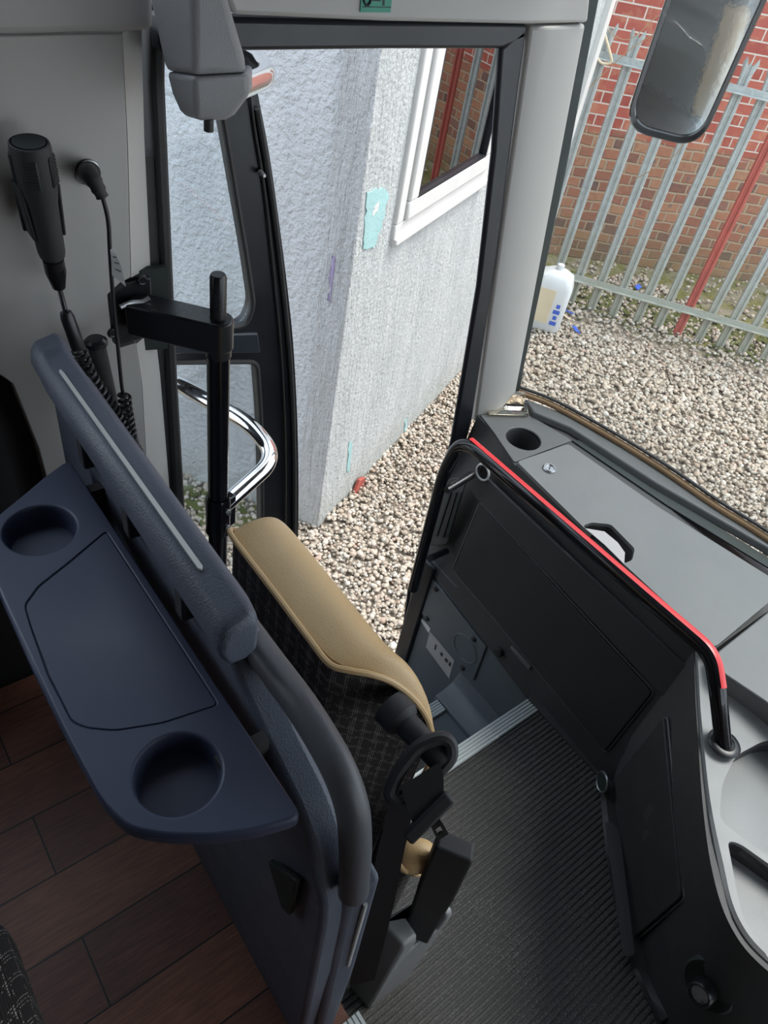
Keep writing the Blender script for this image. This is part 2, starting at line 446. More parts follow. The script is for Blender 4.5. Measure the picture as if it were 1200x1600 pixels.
def pebbles():
    rng = np.random.default_rng(3)
    b = bmesh.new(); bmesh.ops.create_icosphere(b, subdivisions=1, radius=1)
    bv = np.array([v.co[:] for v in b.verts]); bf = np.array([[v.index for v in f.verts] for f in b.faces]); b.free()
    P = []
    def area(x0, x1, y0, y1, dens):
        n = int((x1 - x0) * (y1 - y0) * dens); P.append(np.column_stack([rng.uniform(x0, x1, n), rng.uniform(y0, y1, n)]))
    area(.7, 3.6, 1.15, 3.2, 4600); area(3.0, 5.9, .3, 3.4, 2400); area(4.4, 7.2, 2.2, 4.2, 420)
    P = np.vstack(P)
    # keep off the building footprint and beyond the fence line
    A = np.array((1.603, 2.015)); d = np.array((.905, .425)); e = np.array((-.54, .84))
    q = P - A
    inside = (q @ np.array((-d[1], d[0])) > .02) & (q @ np.array((e[1], -e[0])) > .02)
    fl = np.array((4.788, 3.182)); fd = np.array((.586, -.81)); wl = np.array((5.541, 3.791)); beyond = ((P - wl) @ np.array((.569, .822))) > -.03
    keep = ~inside & ~beyond
    thin = ((P - fl) @ np.array((.81, .586))) > -.35
    keep &= ~(thin & (rng.random(len(P)) < .6))
    P = P[keep]; n = len(P)
    r = rng.uniform(.0065, .0135, n) * rng.choice([.8, 1, 1, 1.4], n) * np.where(P[:, 0] > 3.2, 1.35, 1)
    sc = np.column_stack([rng.uniform(.8, 1.25, n), rng.uniform(.75, 1.1, n), rng.uniform(.5, .85, n)]) * r[:, None]
    ang = rng.uniform(0, 6.28, n); til = rng.normal(0, .35, n)
    vv = bv[None] * sc[:, None] * (1 + rng.normal(0, .06, (n, len(bv), 1)))
    ct, st = np.cos(til)[:, None], np.sin(til)[:, None]
    x, y, z = vv[..., 0], vv[..., 1], vv[..., 2]
    y, z = y * ct - z * st, y * st + z * ct
    ca, sa = np.cos(ang)[:, None], np.sin(ang)[:, None]
    x, y = x * ca - y * sa, x * sa + y * ca
    zz = rng.uniform(-.012, .012, n)
    vv = np.stack([x + P[:, :1], y + P[:, 1:], z + zz[:, None]], -1).reshape(-1, 3)
    ff = (bf[None] + (np.arange(n) * len(bv))[:, None, None]).reshape(-1, 3)
    me = bpy.data.meshes.new('gravel')
    me.vertices.add(len(vv)); me.vertices.foreach_set('co', vv.ravel())
    me.loops.add(ff.size); me.loops.foreach_set('vertex_index', ff.ravel().astype(np.int32))
    me.polygons.add(len(ff)); me.polygons.foreach_set('loop_start', np.arange(0, ff.size, 3, dtype=np.int32))
    me.update(calc_edges=True); me.validate()
    me.polygons.foreach_set('use_smooth', np.ones(len(ff), bool))
    return tag(link('gravel', me, M['pebble']), 'loose pinkish grey gravel covering the yard outside', 'gravel', kind='stuff')
pebbles()

def moss_patch(name, c, d, ln, wd, n, lab, seed):
    rng = random.Random(seed); bm = bm_new(); d = V(d).normalized(); e = V((-d.y, d.x, 0))
    for _ in range(n):
        p = V(c) + d * rng.uniform(-ln, ln) + e * rng.gauss(0, wd)
        r = rng.uniform(.010, .032)
        m = Matrix.Translation(p) @ Matrix.Diagonal((r, r * rng.uniform(.7, 1.3), r * .45, 1))
        bmesh.ops.create_icosphere(bm, subdivisions=1, radius=1, matrix=m)
    tag(obj(name, bm, M['moss']), lab, 'moss', kind='stuff')
moss_patch('moss', (5.42, 2.78, .0), (.586, -.81, 0), 1.6, .15, 1500, 'yellow green moss along the foot of the metal fence', 1)
moss_patch('moss', (1.15, 2.45, .0), (-.54, .84, 0), .35, .06, 170, 'green moss at the foot of the white wall by the door', 2)

# white building
bld = thing('white_building', 'white rendered building with peeling paint and a white framed window', 'building', (1.603, 2.015, 0))
dR = V((.9053, .4248, 0)); nR = V((.4248, -.9053, 0)); dL = V((-.5423, .8402, 0)); nL = V((-.8402, -.5423, 0)); A0 = V((1.603, 2.015, 0))
WH = 3.6
SEND = 2.75
def onR(s, z, o=0): return A0 + dR * s + V((0, 0, z)) + nR * o
def sz(p):
    q = V(p) - A0; return q.dot(dR), q.z
w0 = sz((1.874, 2.143, 1.41)); w1 = sz((2.782, 2.569, 1.391))
wb = (w0[1] + w1[1]) / 2; ws0 = w0[0]; ws1 = w1[0] - .02; wt = 2.75
# right face with a real window opening
bm = bm_new()
for (s0, s1, z0, z1) in ((.0, ws0, -.05, WH), (ws1, SEND, -.05, WH), (ws0, ws1, -.05, wb), (ws0, ws1, wt, WH)):
    prism(bm, [onR(s0, z0), onR(s1, z0), onR(s1, z1), onR(s0, z1)], nR * -.22)
obj('wall', bm, M['smoothcast'], bld)
bm = bm_new(); prism(bm, [A0 + V((0, 0, -.05)) + dL * .10, A0 + dL * 4.2 + V((0, 0, -.05)), A0 + dL * 4.2 + V((0, 0, WH)), A0 + dL * .10 + V((0, 0, WH))], nL * -.2)
obj('wall', bm, M['roughcast'], bld, label='rough cast left wall')
bm = bm_new(); prism(bm, [A0 + V((0, 0, -.05)) + nL * .012 - dR * .0, A0 + dL * .125 + V((0, 0, -.05)) + nL * .012, A0 + dL * .125 + V((0, 0, WH)) + nL * .012, A0 + V((0, 0, WH)) + nL * .012], nL * -.21)
obj('corner_band', bm, M['bandcast'], bld, bevel=.008, label='smooth grey corner band')
bm = bm_new(); prism(bm, [onR(SEND, -.05, .03), onR(SEND + .1, -.05, .03), onR(SEND + .1, WH, .03), onR(SEND, WH, .03)], nR * -.2)
obj('corner_trim', bm, M['upvc'], bld, label='white end trim')
# window
def frame(bm, s0, s1, z0, z1, w, o, t):
    for q in ((s0, s1, z0, z0 + w), (s0, s1, z1 - w, z1), (s0, s0 + w, z0 + w, z1 - w), (s1 - w, s1, z0 + w, z1 - w)):
        prism(bm, [onR(q[0], q[2], o), onR(q[1], q[2], o), onR(q[1], q[3], o), onR(q[0], q[3], o)], nR * -t)
bm = bm_new(); frame(bm, ws0 - .01, ws1 + .01, wb - .01, wt, .062, .018, .08); wf = obj('window', bm, M['upvc'], bld, bevel=.006, label='white framed window')
bm = bm_new(); frame(bm, ws0 + .055, ws1 - .055, wb + .055, wt - .06, .075, .032, .05); obj('sash', bm, M['upvc'], wf, bevel=.008)
bm = bm_new(); frame(bm, ws0 + .128, ws1 - .128, wb + .128, wt - .13, .010, .030, .02); obj('gasket', bm, M['rubber'], wf, label='dark gasket')
bm = bm_new(); prism(bm, [onR(ws0 + .1, wb + .1, .012), onR(ws1 - .1, wb + .1, .012), onR(ws1 - .1, wt - .1, .012), onR(ws0 + .1, wt - .1, .012)], nR * -.006); obj('pane', bm, M['win_glass'], wf)
bm = bm_new(); prism(bm, [onR(ws1 - .27, wb + .145, -.06), onR(ws1 - .15, wb + .145, -.06), onR(ws1 - .15, wb + .27, -.06), onR(ws1 - .27, wb + .27, -.06)], nR * -.004); obj('notice', bm, M['paper'], wf, label='pale paper behind the glass')
bm = bm_new(); prism(bm, [onR(ws0 - .06, wb - .05, -.23), onR(ws1 + .06, wb - .05, -.23), onR(ws1 + .06, wt + .05, -.23), onR(ws0 - .06, wt + .05, -.23)], nR * -.4); obj('room_shade', bm, M['soot'], wf, label='black block painted as the unlit room behind the glass')  # solid black block; the darkness of the room is in its colour
bm = bm_new(); prism(bm, [onR(ws0 - .005, wb - .03, .03), onR(ws1 + .01, wb - .03, .03), onR(ws1 + .01, wb - .005, .03), onR(ws0 - .005, wb - .005, .03)], nR * -.06); obj('sill', bm, M['upvc'], wf, bevel=.004)
# aqua patch and purple fleck of old paint
def fleck(pts, m, off, seed, nm, lab, nn):
    rng = random.Random(seed); P = []
    n = len(pts)
    for i in range(n):
        a, b = V(pts[i]), V(pts[(i + 1) % n])
        for k in range(5):
            P.append(a.lerp(b, k / 5) + V((rng.uniform(-1, 1) * .006, 0, rng.uniform(-1, 1) * .008)) * (0 if k == 0 else 1))
    bm = bm_new(); prism(bm, [p + nn * off for p in P], nn * -(off + .003)); obj(nm, bm, m, bld, label=lab)
fleck([(1.622, 2.024, 1.646), (1.729, 2.074, 1.634), (1.786, 2.101, 1.595), (1.784, 2.101, 1.51), (1.762, 2.09, 1.458), (1.732, 2.076, 1.403), (1.651, 2.038, 1.431), (1.64, 2.033, 1.527)], M['aqua'], .004, 1, 'paint_patch', 'aqua patch of old paint', nR)
fleck([(1.683, 2.053, 1.593), (1.714, 2.068, 1.593), (1.718, 2.069, 1.55), (1.683, 2.053, 1.546)], M['upvc'], .006, 9, 'paint_patch', 'white flake in the aqua patch', nR)
fleck([(1.559, 2.083, 1.4), (1.565, 2.074, 1.398), (1.565, 2.075, 1.296), (1.565, 2.073, 1.216), (1.56, 2.083, 1.218), (1.558, 2.086, 1.317)], M['lilac'], .016, 2, 'paint_patch', 'purple fleck of old paint', nL)
fleck([(1.789, 2.103, 0.4133), (1.816, 2.115, 0.3945), (1.839, 2.126, 0.1904), (1.815, 2.115, 0.1965)], M['aqua'], .004, 3, 'paint_patch', 'aqua streak near the ground', nR)
fleck([(2.446, 2.411, 0.0965), (2.468, 2.421, 0.1193), (2.482, 2.428, 0.0153), (2.466, 2.42, -0.0021)], M['aqua'], .004, 4, 'paint_patch', 'aqua streak near the ground', nR)
bm = bm_new(); c = V((1.933, 2.17, -0.0329)); prism(bm, [c + dR * -.06 + nR * .01, c + dR * .07 + nR * .01, c + dR * .06 + V((0, 0, .075)) + nR * .01, c + dR * -.0 + V((0, 0, .10)) + nR * .01], nR * .02)
tag(obj('brick_shard', bm, M['rust'], bevel=.004), 'small broken reddish piece leaning at the foot of the white wall', 'brick')

# brick wall
wA = V((5.541, 3.791, 0)); wd = V((1.202, -.831, 0)).normalized()
bm = bm_new(); box(bm, (-3.2, 0, -.1), (7.5, .3, 5.2))
bw = obj('brick_wall', bm, M['brick']); bw.location = wA; bw.rotation_euler = (0, 0, math.atan2(wd.y, wd.x))
tag(bw, 'old brick wall, red above and rough brown below, behind the metal fence', 'wall')

# palisade fence
fA = V((4.788, 3.182, 0)); fd = V((.586, -.81, 0)).normalized(); fn = V((-.81, -.586, 0)).normalized()
fen = thing('palisade_fence', 'galvanised steel palisade fence in front of the old brick wall', 'fence', fA)
PROF = [(-.034, .0), (-.026, .013), (-.013, .013), (-.006, .002), (.006, .002), (.013, .013), (.026, .013), (.034, .0)]
def pale(s, m, top, lean=0, label=None, twist=0, wide=1.):
    bm = bm_new()
    tops = [top - .055, top - .02, top - .07, top - .085, top - .085, top - .07, top - .02, top - .055]
    splay = [-.016, -.012, 0, 0, 0, 0, .012, .016]
    rows = []
    for zi, z in enumerate((-.06, .6, 1.2, top - .16, None, 'tip')):
        row = []
        for i, (u, w) in enumerate(PROF):
            if z is None: zz, us = top - .10, u + splay[i] * .3
            elif z == 'tip': zz, us = tops[i] + (.03 if i in (3, 4) else 0), u + splay[i]
            else: zz, us = z, u
            a = twist * max(0, zz) ; lu = us * wide
            row.append(fA + fd * (s + lu * math.cos(a) + lean * zz + w * math.sin(a)) + fn * (w * math.cos(a) - lu * math.sin(a)) + V((0, 0, zz)))
        rows.append(row)
    back = [[p - fn * .003 for p in r] for r in rows]
    for r0, r1, b0, b1 in zip(rows[:-1], rows[1:], back[:-1], back[1:]):
        a0 = [bm.verts.new(p) for p in r0]; a1 = [bm.verts.new(p) for p in r1]; c0 = [bm.verts.new(p) for p in b0]; c1 = [bm.verts.new(p) for p in b1]
        n = len(a0)
        for i in range(n - 1):
            bm.faces.new((a0[i], a0[i + 1], a1[i + 1], a1[i])); bm.faces.new((c0[i + 1], c0[i], c1[i], c1[i + 1]))
        bm.faces.new((a0[0], a1[0], c1[0], c0[0])); bm.faces.new((a1[-1], a0[-1], c0[-1], c1[-1]))
    bmesh.ops.remove_doubles(bm, verts=bm.verts, dist=1e-5)
    obj('pale', bm, m, fen, label=label)
sp = .172
ss = [-.52, -.345, -.172, 0, .175, .352, .545, .715]
for s in ss: pale(s, M['galv'], 1.885 + random.uniform(-.015, .015), random.uniform(-.006, .006), twist=.0)
pale(.875, M['rust'], 1.86, -.004, 'red painted pale')
for s in (1.045, 1.215, 1.385, 1.56, 1.73, 1.9, 2.07): pale(s, M['galv'], 1.885 + random.uniform(-.015, .015), random.uniform(-.006, .006))
for z in (.20, 1.66):
    bm = bm_new()
    a, b = fA + fd * -.9 + V((0, 0, z)), fA + fd * 2.4 + V((0, 0, z))
    prism(bm, [a + fn * .014, a + fn * .054, a + fn * .054 + V((0, 0, .006)), a + fn * .020 + V((0, 0, .006)), a + fn * .020 + V((0, 0, .045)), a + fn * .014 + V((0, 0, .045))], b - a)
    obj('rail', bm, M['galv'], fen)
for i, (pts, lab) in enumerate((([(-.6, 1.95, .1), (-.25, 1.80, .09), (-.05, 1.98, .09), (.2, 1.72, .09), (.34, 1.3, .09), (.1, 1.0, .08)], 'rusty wire'), ([(-.55, 1.2, .08), (-.2, 1.75, .09), (.05, 1.95, .10), (.3, 2.1, .10)], 'rusty wire'))):
    bm = bm_new(); tube(bm, smooth([fA + fd * p[0] + V((0, 0, p[1])) + fn * p[2] for p in pts], 8), .0028, 6); obj('wire', bm, M['copper'], fen, label=lab)
bm = bm_new(); tube(bm, fillet([fA + fd * a + fn * .06 + V((0, 0, b)) for a, b in ((-.42, 1.86), (-.27, 1.66), (-.34, 1.64), (-.5, 1.76))], .03, 5), .008, 8)
tag(obj('plastic_hook', bm, M['cream']), 'bent peach plastic hook hanging on the left of the metal fence', 'hook')

# jerrycan
jc = V((4.28, 3.02, 0))
can = thing('jerrycan', 'white plastic jerrycan standing on gravel beside the fence end', 'jerrycan', jc)
def rr(w, d, r, z, c, rot=-.95, n=5):
    q = fillet([(-w, -d, 0), (w, -d, 0), (w, d, 0), (-w, d, 0)], r, n, True)
    m = Matrix.Rotation(rot, 3, 'Z'); return [c + m @ p + V((0, 0, z)) for p in q]
bm = bm_new(); quad_loft(bm, [rr(.12, .09, .04, 0, jc), rr(.135, .10, .05, .02, jc), rr(.135, .10, .05, .34, jc), rr(.115, .085, .05, .41, jc), rr(.06, .055, .04, .445, jc), rr(.035, .03, .02, .45, jc)])
obj('body', bm, M['white'], can)
bm = bm_new(); lathe(bm, [(.026, 0), (.026, .035), (.02, .038)], jc + V((0, 0, .45)), (0, 0, 1), 20); obj('cap', bm, M['white'], can)
m3 = Matrix.Rotation(-.95, 3, 'Z')
def jl(x0, x1, z0, z1, m, nm, o=.102, lab=None):
    for sgn in (1, -1):
        pass
    bm = bm_new(); prism(bm, [jc + m3 @ V((x0, -o, z0)), jc + m3 @ V((x1, -o, z0)), jc + m3 @ V((x1, -o, z1)), jc + m3 @ V((x0, -o, z1))], m3 @ V((0, .003, 0))); obj(nm, bm, m, can, label=lab)
jl(-.11, .03, .07, .33, M['cream'], 'sticker', lab='beige sticker'); 
for k in range(4): jl(.05 + (k % 2) * .012, .10 - (k % 2) * .01, .07 + k * .045, .10 + k * .045, M['blue'], 'print', lab='blue lettering')
# litter on the ground
for px, m, lab in ((V((4.628, 3.045, 0.02)), 'blue', 'blue scrap of litter on gravel by the jerrycan'), (V((4.47, 2.833, 0.02)), 'blue', 'blue scrap of litter on the open gravel, furthest from the fence'), (V((4.543, 2.995, 0.02)), 'cream', 'pale scrap of litter on gravel by the jerrycan'), (V((5.582, 3.108, 0.03)), 'blue', 'blue scrap of litter in the moss behind the fence')):
    bm = bm_new(); a = random.uniform(0, 3); u = V((math.cos(a), math.sin(a), .1)) * .04; w = V((-math.sin(a), math.cos(a), .25)) * .022
    quad_loft(bm, [[px - u - w, px + u - w * .7, px + u + w, px - u * .7 + w], [p + V((0, 0, .004)) for p in (px - u - w, px + u - w * .7, px + u + w, px - u * .7 + w)]])
    tag(obj('litter', bm, M[m]), lab, 'litter')

# ================================================================ COACH SHELL
bm = bm_new(); box(bm, (-2.6, -1.45, 1.14), (.30, 1.0, 1.2)); struct('floor', bm, M['wood'], label='dark wood effect plank floor of the passenger deck')
bm = bm_new(); box(bm, (.285, -1.45, .95), (.298, .46, 1.142)); struct('trim_1', bm, M['soot'], label='riser under the deck edge')
bm = bm_new(); box(bm, (.30, -1.45, .89), (1.7, .445, .944)); struct('trim_2', bm, M['soot'], label='lower floor slab')
bm = bm_new()
n = 150; y0, y1 = -1.4, .422
prof = []
for i in range(n):
    a = y0 + (y1 - y0) * i / n; d = (y1 - y0) / n
    prof += [(a, .9482), (a + d * .2, .951), (a + d * .6, .951), (a + d * .8, .9482)]
prof.append((y1, .9482))
r0 = [(.305, y, z) for y, z in prof] + [(.305, y1, .943), (.305, y0, .943)]
prism(bm, r0, (.90, 0, 0))
struct('floor.001', bm, M['ribmat'], label='ribbed charcoal mat on the lower front floor', sharp=20)
# step well
bm = bm_new()
box(bm, (.50, .463, .62), (1.17, .66, .698))
box(bm, (.50, .66, .30), (1.17, 1.0, .42))
box(bm, (.50, .45, .62), (1.17, .463, .92))
box(bm, (.50, .655, .42), (1.17, .662, .66))
box(bm, (.46, .45, .30), (.50, 1.0, .95))
struct('trim_3', bm, M['well'], label='grey moulded entrance step well', bevel=.004)
bm = bm_new(); box(bm, (.505, .468, .698), (1.02, .645, .704)); struct('floor.002', bm, M['ribmat'], label='black textured mat on the middle entrance step')
# side moulding of the step well, facing the entrance
bm = bm_new(); box(bm, (1.17, .44, .28), (1.26, .945, 1.06)); ws = struct('wall_front', bm, M['well'], label='slate grey side panel of the entrance step well')
bm = bm_new(); box(bm, (1.158, .893, .30), (1.20, .952, 1.05)); struct('trim_14', bm, M['rubber'], bevel=.006, label='black rubber at the foot of the front door jamb')
bm = bm_new()
prism(bm, [(1.172, .463, .69), (1.085, .463, .69), (1.09, .463, .712), (1.12, .463, .718), (1.15, .463, .735), (1.172, .463, .78)], (0, .23, 0))
struct('trim_4', bm, M['well'], label='moulded ledge beside the middle step', bevel=.004, seg=3)

def nosing(name, p, q, w, t, lab):
    bm = bm_new(); p, q, w = V(p), V(q), V(w)
    prof = []
    k = 5
    for i in range(k):
        prof += [(i / k + .02, 1), ((i + .78) / k, 1), ((i + .80) / k, .72), ((i + .98) / k, .72)]
    pts = [p] + [p + w * a + V((0, 0, t * b)) for a, b in prof] + [p + w]
    prism(bm, pts, q - p)
    tag(obj(name, bm, M['alu'], sharp=25), lab, 'step edging')
nosing('step_nosing', (.52, .463, .944), (1.160, .463, .944), (0, -.042, 0), .012, 'ribbed aluminium edging where the ribbed mat meets the entrance steps')
nosing('step_nosing', (.52, .680, .700), (1.085, .680, .700), (0, -.042, 0), .010, 'ribbed aluminium edging on the middle entrance step, lower of the two')
nosing('step_nosing', (.318, -1.0, 1.196), (.318, .125, 1.196), (-.042, 0, 0), .008, 'aluminium edging at the deck edge beneath the partition end')
bm = bm_new(); lathe(bm, [(.0035, 0), (.005, .002), (.003, .006)], (1.008, 0.4241, 0.951), (0, 0, 1), 12); tag(obj('white_crumb', bm, M['white']), 'tiny white crumb lying on the ribbed mat', 'crumb')

# access cover with bolts and stickers in the step well
cv = thing('access_cover', 'slate grey bolted access cover on the step well side panel', 'cover', (1.17, 0.7671, 0.9127))
o = obj('plate', (lambda b: (prism(b, [(1.17, 0.9039, 1.008), (1.17, 0.6409, 0.9706), (1.17, 0.6358, 0.8079), (1.17, 0.6768, 0.8083), (1.17, 0.9006, 0.8394)], (-.006, 0, 0)), b)[1])(bm_new()), M['well'], cv, bevel=.0025)
bm = bm_new(); ring(bm, V((1.17, 0.7027, 0.8881)) + V((-.006, 0, 0)), (1, 0, 0), .047, .0022); obj('round_emboss', bm, M['well'], cv)
for p in ((1.17, 0.8693, 0.9852), (1.17, 0.8671, 0.845), (1.17, 0.6871, 0.9544), (1.17, 0.6842, 0.8123)):
    bm = bm_new(); lathe(bm, [(.0001, 0), (.0085, 0), (.008, .005), (.004, .007), (.0001, .007)], V(p) + V((-.006, 0, 0)), (-1, 0, 0), 16); obj('bolt', bm, M['soot'], cv, label='black bolt')
st = obj('sticker', (lambda b: (prism(b, [(1.17, 0.8464, 0.8001), (1.17, 0.7255, 0.7933), (1.17, 0.7191, 0.7034), (1.17, 0.8408, 0.7214)], (-.0012, 0, 0)), b)[1])(bm_new()), M['paper'])
tag(st, 'grey printed label stuck on the step well panel below the cover', 'sticker')
for q in ([(1.17, 0.7801, 0.7722), (1.17, 0.7703, 0.7709), (1.17, 0.7714, 0.7556), (1.17, 0.7813, 0.757)], [(1.17, 0.7574, 0.7698), (1.17, 0.7447, 0.7688), (1.17, 0.7457, 0.7536), (1.17, 0.7585, 0.7546)], [(1.17, 0.7395, 0.7719), (1.17, 0.7298, 0.7705), (1.17, 0.73, 0.753), (1.17, 0.7397, 0.7544)], [(1.17, 0.81, 0.7764), (1.17, 0.8038, 0.7771), (1.17, 0.802, 0.752), (1.17, 0.8089, 0.7537)]):
    bm = bm_new(); prism(bm, [V(p) + V((-.0012, 0, 0)) for p in q], (-.0006, 0, 0)); obj('print', bm, M['soot'], st, label='dark printed mark')
st = obj('sticker', (lambda b: (prism(b, [(1.17, 0.8957, 0.8024), (1.17, 0.8892, 0.8131), (1.17, 0.8471, 0.8124), (1.17, 0.8487, 0.7873)], (-.0012, 0, 0)), b)[1])(bm_new()), M['white'])
tag(st, 'thin white strip label above the printed label', 'sticker')

# roof, far walls; unseen window openings partly closed to cut daylight inside
bm = bm_new(); box(bm, (-2.6, -1.5, 2.98), (1.35, 1.05, 3.05)); struct('ceiling', bm, M['headliner'])
bm = bm_new(); prism(bm, [(1.05, -1.45, 2.98), (1.13, -1.45, 2.62), (1.21, -1.45, 2.60), (1.19, -1.45, 2.98)], (0, 2.43, 0)); struct('trim_13', bm, M['soot'], label='added unseen dark header above the windscreen, cutting sky light')  # added above the view to keep sky light off the interior
bm = bm_new()
for q in ((-2.6, 1.75, 1.14, 1.75), (-2.6, 1.75, 2.50, 3.0)): box(bm, (q[0], -1.5, q[2]), (q[1], -1.46, q[3]))
box(bm, (-2.6, -1.5, 1.7), (.30, -1.46, 2.8)); box(bm, (1.25, -1.5, 1.9), (1.34, -1.46, 2.8))
struct('wall_right', bm, M['panel'])
bm = bm_new(); box(bm, (-2.65, -1.5, 1.1), (-2.6, 1.05, 3.05)); struct('wall_rear', bm, M['headliner'])
bm = bm_new()
box(bm, (-2.6, 1.02, .5), (.16, 1.05, 1.95)); box(bm, (-2.6, 1.02, 2.85), (.16, 1.05, 3.0)); box(bm, (-2.6, 1.02, 1.95), (-.75, 1.05, 2.85)); box(bm, (-.02, 1.02, 1.9), (.16, 1.05, 2.9)); box(bm, (.10, 1.035, .5), (.44, 1.06, 2.2))
struct('wall_left', bm, M['soot'])
bm = bm_new(); box(bm, (-2.6, -1.5, .5), (.28, 1.04, 1.135)); struct('trim_5', bm, M['soot'], label='underfloor body of the coach')
# rear door post trim panel, with a notch for the bracket
def ypan(pts, y0, y1): b = bm_new(); prism(b, [(x, y0, z) for x, _, z in pts], (0, y1 - y0, 0)); return b
pp = [(0.2148, 1, 2.353), (0.395, 1, 2.358), (0.39, 1, 2.227), (0.3789, 1, 2.043), (0.3618, 1, 2.037), (0.341, 1, 2.022), (0.3405, 1, 1.94), (0.3494, 1, 1.927), (0.379, 1, 1.93), (0.3817, 1, 1.851), (0.3755, 1, 1.594), (0.3745, 1, 1.46), (0.2095, 1, 1.544), (0.2017, 1, 1.776), (0.186, 1, 1.906), (0.1448, 1, 1.961)]
bp = struct('wall_left.001', ypan([V(p) for p in pp], 1.0, 1.03), M['panel'], bevel=.002, seg=2, label='pale grey trim panel on the door post, notched round the black bracket')
def chamf(L, R, name, lab):
    bm = bm_new(); quad_loft(bm, [[V(l), V(r) + V((0, .030, 0)), V(r) + V((0, .05, 0)), V(l) + V((0, .05, 0))] for l, r in zip(L, R)]); struct(name, bm, M['panel'], label=lab)
chamf([(0.3942, 1, 2.358), (0.39, 1, 2.227), (0.3789, 1, 2.043)], [(0.4316, 1, 2.36), (0.4256, 1, 2.225), (0.422, 1, 2.038)], 'wall_left.003', 'pale chamfered edge of the post trim above the bracket')
chamf([(0.3779, 1, 1.929), (0.3817, 1, 1.851), (0.3755, 1, 1.594), (0.3745, 1, 1.46)], [(0.4223, 1, 1.93), (0.4265, 1, 1.838), (0.4306, 1, 1.57), (0.4306, 1, 1.431)], 'wall_left.004', 'pale chamfered edge of the post trim below the bracket')
pp = [(0.2296, 1, 2.42), (0.4315, 1, 2.43), (0.4285, 1, 2.364), (0.2155, 1, 2.356)]
struct('wall_left.002', ypan([V(p) for p in pp], .985, 1.03), M['panel'], bevel=.008, seg=3, label='pale grey cove panel above the door post trim')
bm = bm_new(); prism(bm, [(0.4476, 1.028, 2.426), (0.4688, 1.028, 2.427), (0.4604, 1.028, 2.294), (0.4592, 1.028, 1.822), (0.4641, 1.028, 1.366), (0.4404, 1.028, 1.379), (0.439, 1.028, 1.827), (0.4408, 1.028, 2.295)], (0, .05, 0)); struct('trim_6', bm, M['soot'], bevel=.006, label='black rear door post beside the trim panel')
# header, jamb and pillar
bm = bm_new(); prism(bm, [(0.5394, 0.99, 2.382), (0.7828, 0.99, 2.38), (1.091, 0.99, 2.382), (1.24, 0.99, 2.387), (1.206, 0.99, 2.483), (0.5074, 0.99, 2.443)], (0, .05, 0)); struct('wall_left.005', bm, M['panel'], bevel=.006, label='pale grey header panel over the entrance door')
bm = bm_new(); prism(bm, [(0.4435, 1, 2.379), (0.5505, 1, 2.377), (0.7907, 1, 2.378), (1.099, 1, 2.38), (1.103, 1, 2.358), (1.048, 1, 2.343), (0.7977, 1, 2.342), (0.5785, 1, 2.339), (0.441, 1, 2.336)], (0, .03, 0)); struct('trim_7', bm, M['rubber'], bevel=.006, label='black rubber door header')
bm = bm_new(); prism(bm, [(1.047, 1, 2.345), (1.093, 1, 2.172), (1.15, 1, 1.887), (1.208, 1, 1.434), (1.216, 1, 1.269), (1.212, 1, 1.003), (1.203, 1, 0.824), (1.249, 1, 0.4722), (1.329, 1, 0.2009), (1.367, 1, 0.3875), (1.306, 1, 0.7625), (1.278, 1, 1.139), (1.265, 1, 1.479), (1.184, 1, 1.956), (1.126, 1, 2.237), (1.099, 1, 2.38)], (0, .014, 0)); struct('trim_8', bm, M['rubber'], bevel=.008, label='black rubber front door jamb')
lo = [V(p) for p in [(1.266, 1, 1.462), (1.331, 1, 1.44)]] ; 
P_in_b = V((1.276, 1, 1.476)); P_in_t = V((1.104, 1, 2.377)); P_mid_b = V((1.327, 0.985, 1.48)); P_mid_t = V((1.134, 0.985, 2.382)); P_out_b = V((1.41, 1, 1.532)); P_out_t = V((1.248, 1, 2.383))
bm = bm_new(); quad_loft(bm, [[P_in_b, P_mid_b, P_out_b, P_out_b + V((0, .05, 0)), P_in_b + V((0, .05, 0))], [P_in_t, P_mid_t, P_out_t, P_out_t + V((0, .05, 0)), P_in_t + V((0, .05, 0))]])
struct('trim_9', bm, M['panel'], bevel=.006, seg=3, label='pale grey trim of the windscreen pillar')
# green sticker on the header (only the foot of its pictogram is in view)
gs = obj('sticker', (lambda b: (prism(b, [(0.734, 0.988, 2.428), (0.7897, 0.988, 2.43), (0.7908, 0.988, 2.392), (0.7368, 0.988, 2.391)], (0, .0015, 0)), b)[1])(bm_new()), M['green']); tag(gs, 'green sticker with a black pictogram on the door header', 'sticker')
for q in ([(0.7397, 0.9875, 2.398), (0.79, 0.9875, 2.399), (0.7902, 0.9875, 2.398), (0.7399, 0.9875, 2.397)], [(0.7716, 0.9875, 2.416), (0.775, 0.9875, 2.416), (0.7781, 0.9875, 2.4), (0.7747, 0.9875, 2.4)], [(0.7528, 0.9875, 2.407), (0.7698, 0.9875, 2.407), (0.7701, 0.9875, 2.405), (0.7531, 0.9875, 2.405)]):
    bm = bm_new(); prism(bm, q, (0, .001, 0)); obj('symbol', bm, M['ink'], gs, label='black line')
bm = bm_new(); tube(bm, [V(p) for p in [(0.7395, 0.987, 2.41), (0.7407, 0.987, 2.404), (0.7447, 0.987, 2.4), (0.7492, 0.987, 2.4), (0.7518, 0.987, 2.404), (0.7517, 0.987, 2.411)]], .0016, 8); obj('symbol', bm, M['ink'], gs, label='black rounded stroke')

